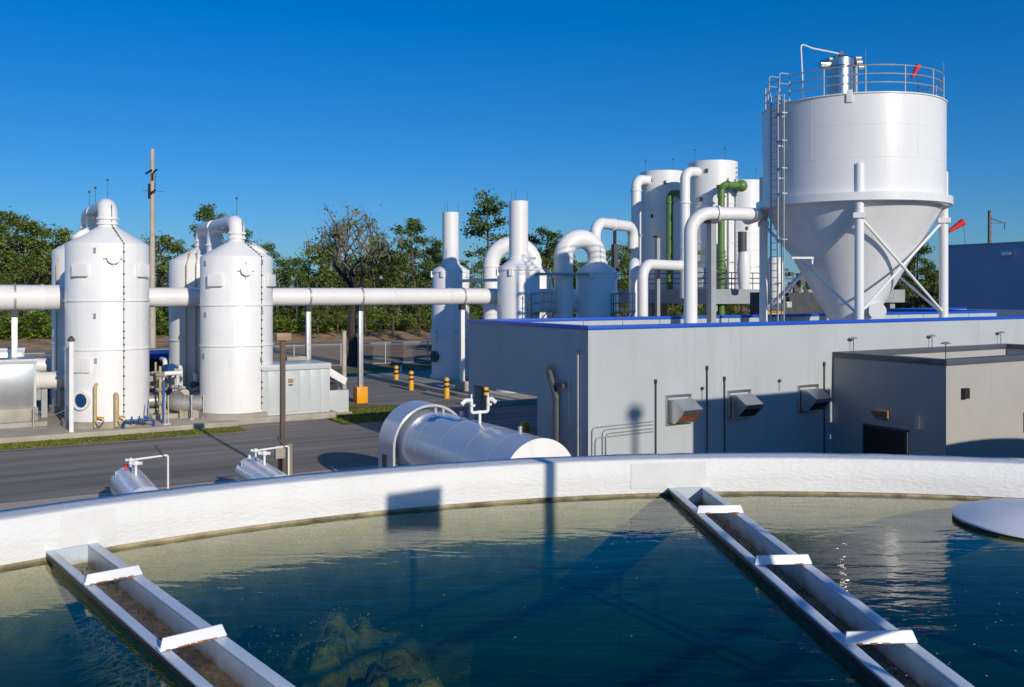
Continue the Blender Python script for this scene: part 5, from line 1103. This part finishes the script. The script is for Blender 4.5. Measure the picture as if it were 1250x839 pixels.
# ------------------------------------------------------------------ trees
def leafquad(mb, c, s, r, flat=.0):
    n = V((r.gauss(0, 1), r.gauss(0, 1), r.gauss(0, 1)+flat)).normalized(); a = n.orthogonal().normalized(); a.rotate(Quaternion(n, r.uniform(0, 6.28))); b = n.cross(a)
    l = s*r.uniform(.7, 1.3); w_ = l*r.uniform(.35, .7)
    mb.ngon([c-a*l, c-b*w_, c+a*l, c+b*w_])
def limb(mb, p, q, r0, r1, r, bow=.12, n=6, seg=4):
    d = q-p; o = V((r.uniform(-1, 1), r.uniform(-1, 1), r.uniform(0, 1)))*d.length*bow
    mb.tube([p+d*(k/seg)+o*math.sin(PI*k/seg) for k in range(seg+1)], [r0+(r1-r0)*k/seg for k in range(seg+1)], n)
def tree_meshes(kind, seed):
    r = random.Random(seed); tk = MB(); cr = MB(); H = 17.0
    if kind == 'pine':
        lean = V((r.uniform(-.7, .7), r.uniform(-.7, .7), 0)); top = V((0, 0, H*.97))+lean
        tk.tube([V((0, 0, -.3)), V((0, 0, H*.4))+lean*.25, V((0, 0, H*.75))+lean*.7, top], [.26, .20, .13, .04], 8)
        zc = H*r.uniform(.42, .52); k = 0
        while zc < H:
            f = (zc-H*.42)/(H*.58); reach = (2.9*(1-f*.75)+.4)*r.uniform(.55, 1.15); a = r.uniform(0, 6.28); base = V((0, 0, zc))+lean*(zc/H)
            e = base+V((math.cos(a)*reach, math.sin(a)*reach, reach*r.uniform(.05, .45))); limb(tk, base, e, .06, .02, r, n=5, seg=3)
            for _ in range(r.choice((1, 2, 2))):
                c = e+V((r.uniform(-.7, .7), r.uniform(-.7, .7), r.uniform(-.2, .5))); rad = r.uniform(.6, 1.15)
                for _ in range(int(70*rad)): v = V((r.gauss(0, .5), r.gauss(0, .5), r.gauss(0, .36)))*rad; leafquad(cr, c+v, .22, r)
            zc += r.uniform(.22, .62)
        for _ in range(60): leafquad(cr, top+V((r.gauss(0, .5), r.gauss(0, .5), r.gauss(-.3, .5))), .2, r)
    else:
        tall = kind == 'oak'
        sp = r.uniform(.9, 1.2); tk.tube([V((0, 0, -.3)), V((.1, .1, H*.22)), V((r.uniform(-.4, .4), r.uniform(-.4, .4), H*.45)), V((r.uniform(-.6, .6), r.uniform(-.6, .6), H*.75))], [.34, .27, .2, .07], 8)
        nc = 34 if tall else 26
        for k in range(nc):
            f = r.random()**.8; z = H*(.24+.74*f) if tall else H*(.16+.74*f); rad = (3.6 if tall else 2.9)*sp*math.sqrt(max(.06, 1-((f-.45)/.62)**2)); a = r.uniform(0, 6.28); q = math.sqrt(r.random())*rad
            c = V((math.cos(a)*q, math.sin(a)*q, z)); cr_ = r.uniform(.7, 1.45)
            if k % 2 == 0: limb(tk, V((0, 0, max(2.5, z-2.5-q*.5))), c, .10, .025, r, n=5, seg=3)
            for _ in range(int(58*cr_*cr_)): v = V((r.gauss(0, .5), r.gauss(0, .5), r.gauss(0, .38)))*cr_; leafquad(cr, c+v, .26, r, .3)
        for _ in range(160):
            f = r.random(); a = r.uniform(0, 6.28); rad = 4*sp*math.sqrt(max(.05, 1-((f-.45)/.65)**2)); leafquad(cr, V((math.cos(a)*rad, math.sin(a)*rad, H*(.24+.76*f))), .22, r)
    def mesh(mb, nm, m):
        for f in mb.b.faces: f.smooth = nm == 'trunk'
        me = bpy.data.meshes.new(nm); mb.b.to_mesh(me); mb.b.free(); me.materials.append(M[m]); return me
    return mesh(tk, 'trunk', 'bark'), mesh(cr, 'crown', {'pine': 'needle', 'oak': 'leaf', 'bush': 'scrub'}[kind])
LIB = {k: [tree_meshes(k, 100*i+j) for j in range(n)] for i, (k, n) in enumerate((('pine', 5), ('oak', 4), ('bush', 4)))}
tr_ = random.Random(77)
WORDS = {'pine': ('pine', 'pine tree with open needle tufts'), 'oak': ('broadleaf_tree', 'leafy broadleaf tree'), 'bush': ('scrub_tree', 'dense scrubby tree')}
def where(px):
    if px < 95: return 'in the wood left of the frontmost scrubber'
    if px < 235: return 'in the wood seen between the scrubber pairs'
    if px < 400: return 'in the wood right of the second scrubber pair'
    if px < 470: return 'in the wood behind the bare oak'
    if px < 570: return 'in the wood just left of the first stack'
    if px < 700: return 'in the wood between the two stacks'
    if px < 800: return 'in the wood by the goose-neck duct'
    if px < 1000: return 'in the wood behind the tower deck'
    return 'in the wood between the silo and the far hall'
def plant(kind, px, top, d, near=False, label=None):
    base = P(px, HZ, d); h = zat(top, d)-1.0; tm, cm = tr_.choice(LIB[kind]); nm, words_ = WORDS[kind]
    t = thing(nm, label or words_+' '+where(px), 'tree', (base.x, base.y, .9), None if label else 'trees '+where(px)); s = h/17.0*1.02
    wds = s*tr_.uniform(.9, 1.2)*(1.15 if kind != 'pine' else 1.0)
    t.scale = (wds, wds, s); t.rotation_euler = (0, 0, tr_.uniform(0, 6.28))
    for me in (tm, cm):
        o = bpy.data.objects.new(me.name, me); C.objects.link(o); o.parent = t
    return t
L1 = 'tallest leafy tree at the left edge of the wood'
for k, px, top, d in (('oak', -22, 268, 118), ('oak', 10, 262, 122), ('bush', 30, 300, 112), ('oak', 44, 274, 118), ('oak', 60, 296, 128), ('pine', 25, 272, 140), ('pine', 74, 318, 135), ('bush', -10, 310, 112), ('bush', 62, 340, 110), ('bush', 15, 345, 108), ('pine', -40, 280, 130),
    ('oak', 176, 296, 140), ('oak', 196, 290, 136), ('pine', 214, 300, 146), ('bush', 226, 315, 130), ('bush', 190, 345, 116), ('bush', 210, 352, 114),
    ('pine', 300, 288, 150), ('oak', 322, 300, 138), ('bush', 338, 330, 118), ('oak', 352, 316, 128), ('pine', 362, 320, 122), ('oak', 378, 302, 134), ('oak', 398, 304, 128), ('bush', 388, 345, 112), ('bush', 412, 340, 114), ('pine', 408, 300, 140),
    ('oak', 424, 312, 130), ('pine', 462, 300, 132), ('oak', 456, 310, 124), ('bush', 446, 345, 112), ('oak', 484, 308, 130), ('bush', 480, 340, 112), ('pine', 494, 300, 138),
    ('oak', 522, 305, 130), ('bush', 512, 345, 111), ('pine', 530, 296, 140), ('oak', 546, 316, 134), ('bush', 540, 345, 114), ('oak', 566, 318, 130), ('bush', 572, 345, 116),
    ('oak', 588, 320, 132), ('bush', 606, 340, 120), ('oak', 616, 318, 136), ('pine', 650, 290, 130), ('pine', 668, 286, 128), ('oak', 664, 310, 134), ('bush', 660, 345, 116), ('oak', 690, 318, 136), ('bush', 694, 350, 118),
    ('oak', 712, 322, 134), ('bush', 716, 348, 116), ('pine', 738, 318, 140), ('oak', 748, 306, 128), ('oak', 764, 300, 132), ('bush', 756, 345, 114), ('pine', 780, 305, 140),
    ('bush', 812, 345, 118), ('oak', 836, 330, 130), ('bush', 862, 350, 116), ('bush', 884, 348, 118), ('bush', 905, 350, 116), ('oak', 930, 335, 130), ('bush', 950, 350, 120), ('bush', 975, 350, 120), ('oak', 1000, 340, 128),
    ('oak', 1062, 345, 118), ('pine', 1080, 340, 112), ('oak', 1094, 328, 116), ('pine', 1108, 318, 108), ('bush', 1112, 345, 104), ('oak', 1122, 326, 112), ('pine', 1132, 322, 106), ('bush', 1136, 345, 100), ('oak', 1150, 330, 112), ('bush', 1090, 358, 100), ('pine', 1160, 335, 120)):
    plant(k, px, top, d)
for k, px, top, d, lab in (('pine', 249, 257, 128, 'tall open-crowned pine rising over the second scrubber pair ducts'), ('pine', 508, 273, 120, 'broad-topped pine standing above the wood between the bare oak and the first stack'),
                           ('pine', 598, 246, 118, 'tallest narrow pine between the two stacks'), ('oak', 68, 282, 126, 'round-headed leafy tree nearest the leftmost tank'), ('pine', 1119, 298, 106, 'tall thin pine poking up beside the silo cone')):
    plant(k, px, top, d, label=lab)
# half bare oak inside the fence
r = random.Random(31); q = V((-12.9, 74.5, 0)); ok = thing('bare_oak', 'half bare grey oak hung with moss behind the fence', 'tree', q); tk = MB(); mo = MB(); lf = MB()
def grow(p, d, ln, rad, depth):
    e = p+d*ln; limb(tk if depth < 2 else mo, p, e, rad, rad*.62, r, .08, 6 if depth < 2 else 4, 3)
    if depth >= 4:
        if r.random() < (.55 if e.x > q.x else .38):
            for _ in range(16): leafquad(lf, e+V((r.gauss(0, .40), r.gauss(0, .4), r.gauss(0, .32))), .13, r)
        for _ in range(4): f = e+V((r.gauss(0, .5), r.gauss(0, .5), r.gauss(.3, .45))); mo.tube([e, f], [.014, .006], 3)
        if r.random() < .35:
            for _ in range(5): c = e+V((r.gauss(0, .25), r.gauss(0, .25), 0)); mo.ngon([c, c+V((.10, 0, -.05)), c+V((.05, .02, -r.uniform(.3, .9))), c+V((.0, .03, -.2))])
        return
    for k in range(r.choice((2, 3, 3)) if depth else 5):
        ax_ = V((r.gauss(0, 1), r.gauss(0, 1), r.gauss(0, .5))).normalized(); nd = (d*.75+ax_*(.72 if depth else .6)+V((0, 0, .22))).normalized()
        grow(p+d*ln*(r.uniform(.75, 1) if depth else r.uniform(.9, 1)), nd, ln*r.uniform(.66, .86) if depth else ln*r.uniform(.62, .85), rad*.58, depth+1)
tk.tube([q+V((-.1, 0, -.2)), q+V((0, 0, 1.5))], [.62, .46], 10)
grow(q+V((0, 0, 1.2)), V((.03, 0, 1)).normalized(), 4.25, .45, 0)
tk.build('trunk', 'barkdark', ok); mo.build('twigs_and_moss', 'drytwig', ok, fix=False); lf.build('crown', 'scrub', ok, fix=False)
# far wood and ground cover, nobody could count it
r = random.Random(55); wl = MB()
for _ in range(15000):
    d = r.uniform(142, 190); px = r.uniform(-60, 1260); top = 8+3.5*math.sin(px*.031)+2.2*math.sin(px*.083+1)+1.2*math.sin(px*.21); c = P(px, HZ, d); c.z = 1+r.random()**.8*max(3, top); leafquad(wl, c, .75, r, .2)
tag(wl.build('far_wood', 'scrub', fix=False), kind='stuff')
ug = MB()
for _ in range(9000):
    px = r.uniform(-40, 1240); b = r.uniform(113.5, 121); k = (px-CX)/FL; a = b*(.5094+.8605*k)/(.8605-.5094*k); c = AB(a, b, 0)
    if c.y > 165 or c.y < 60: continue
    c.z = .8+r.uniform(0, 2.9)*min(1, .45+.55*abs(math.sin(px*.045))+.2*math.sin(px*.17)); a0 = r.uniform(0, 6.28)
    for j in range(4):
        a1 = a0+j*.8; e = V((math.cos(a1), math.sin(a1), r.uniform(-.1, .7)))*r.uniform(.4, .8); g = e.cross(V((0, 0, 1))).normalized()*.15; ug.ngon([c, c+e*.6+g, c+e, c+e*.6-g])
tag(ug.build('palmetto_undergrowth', 'palm', fix=False), kind='stuff')
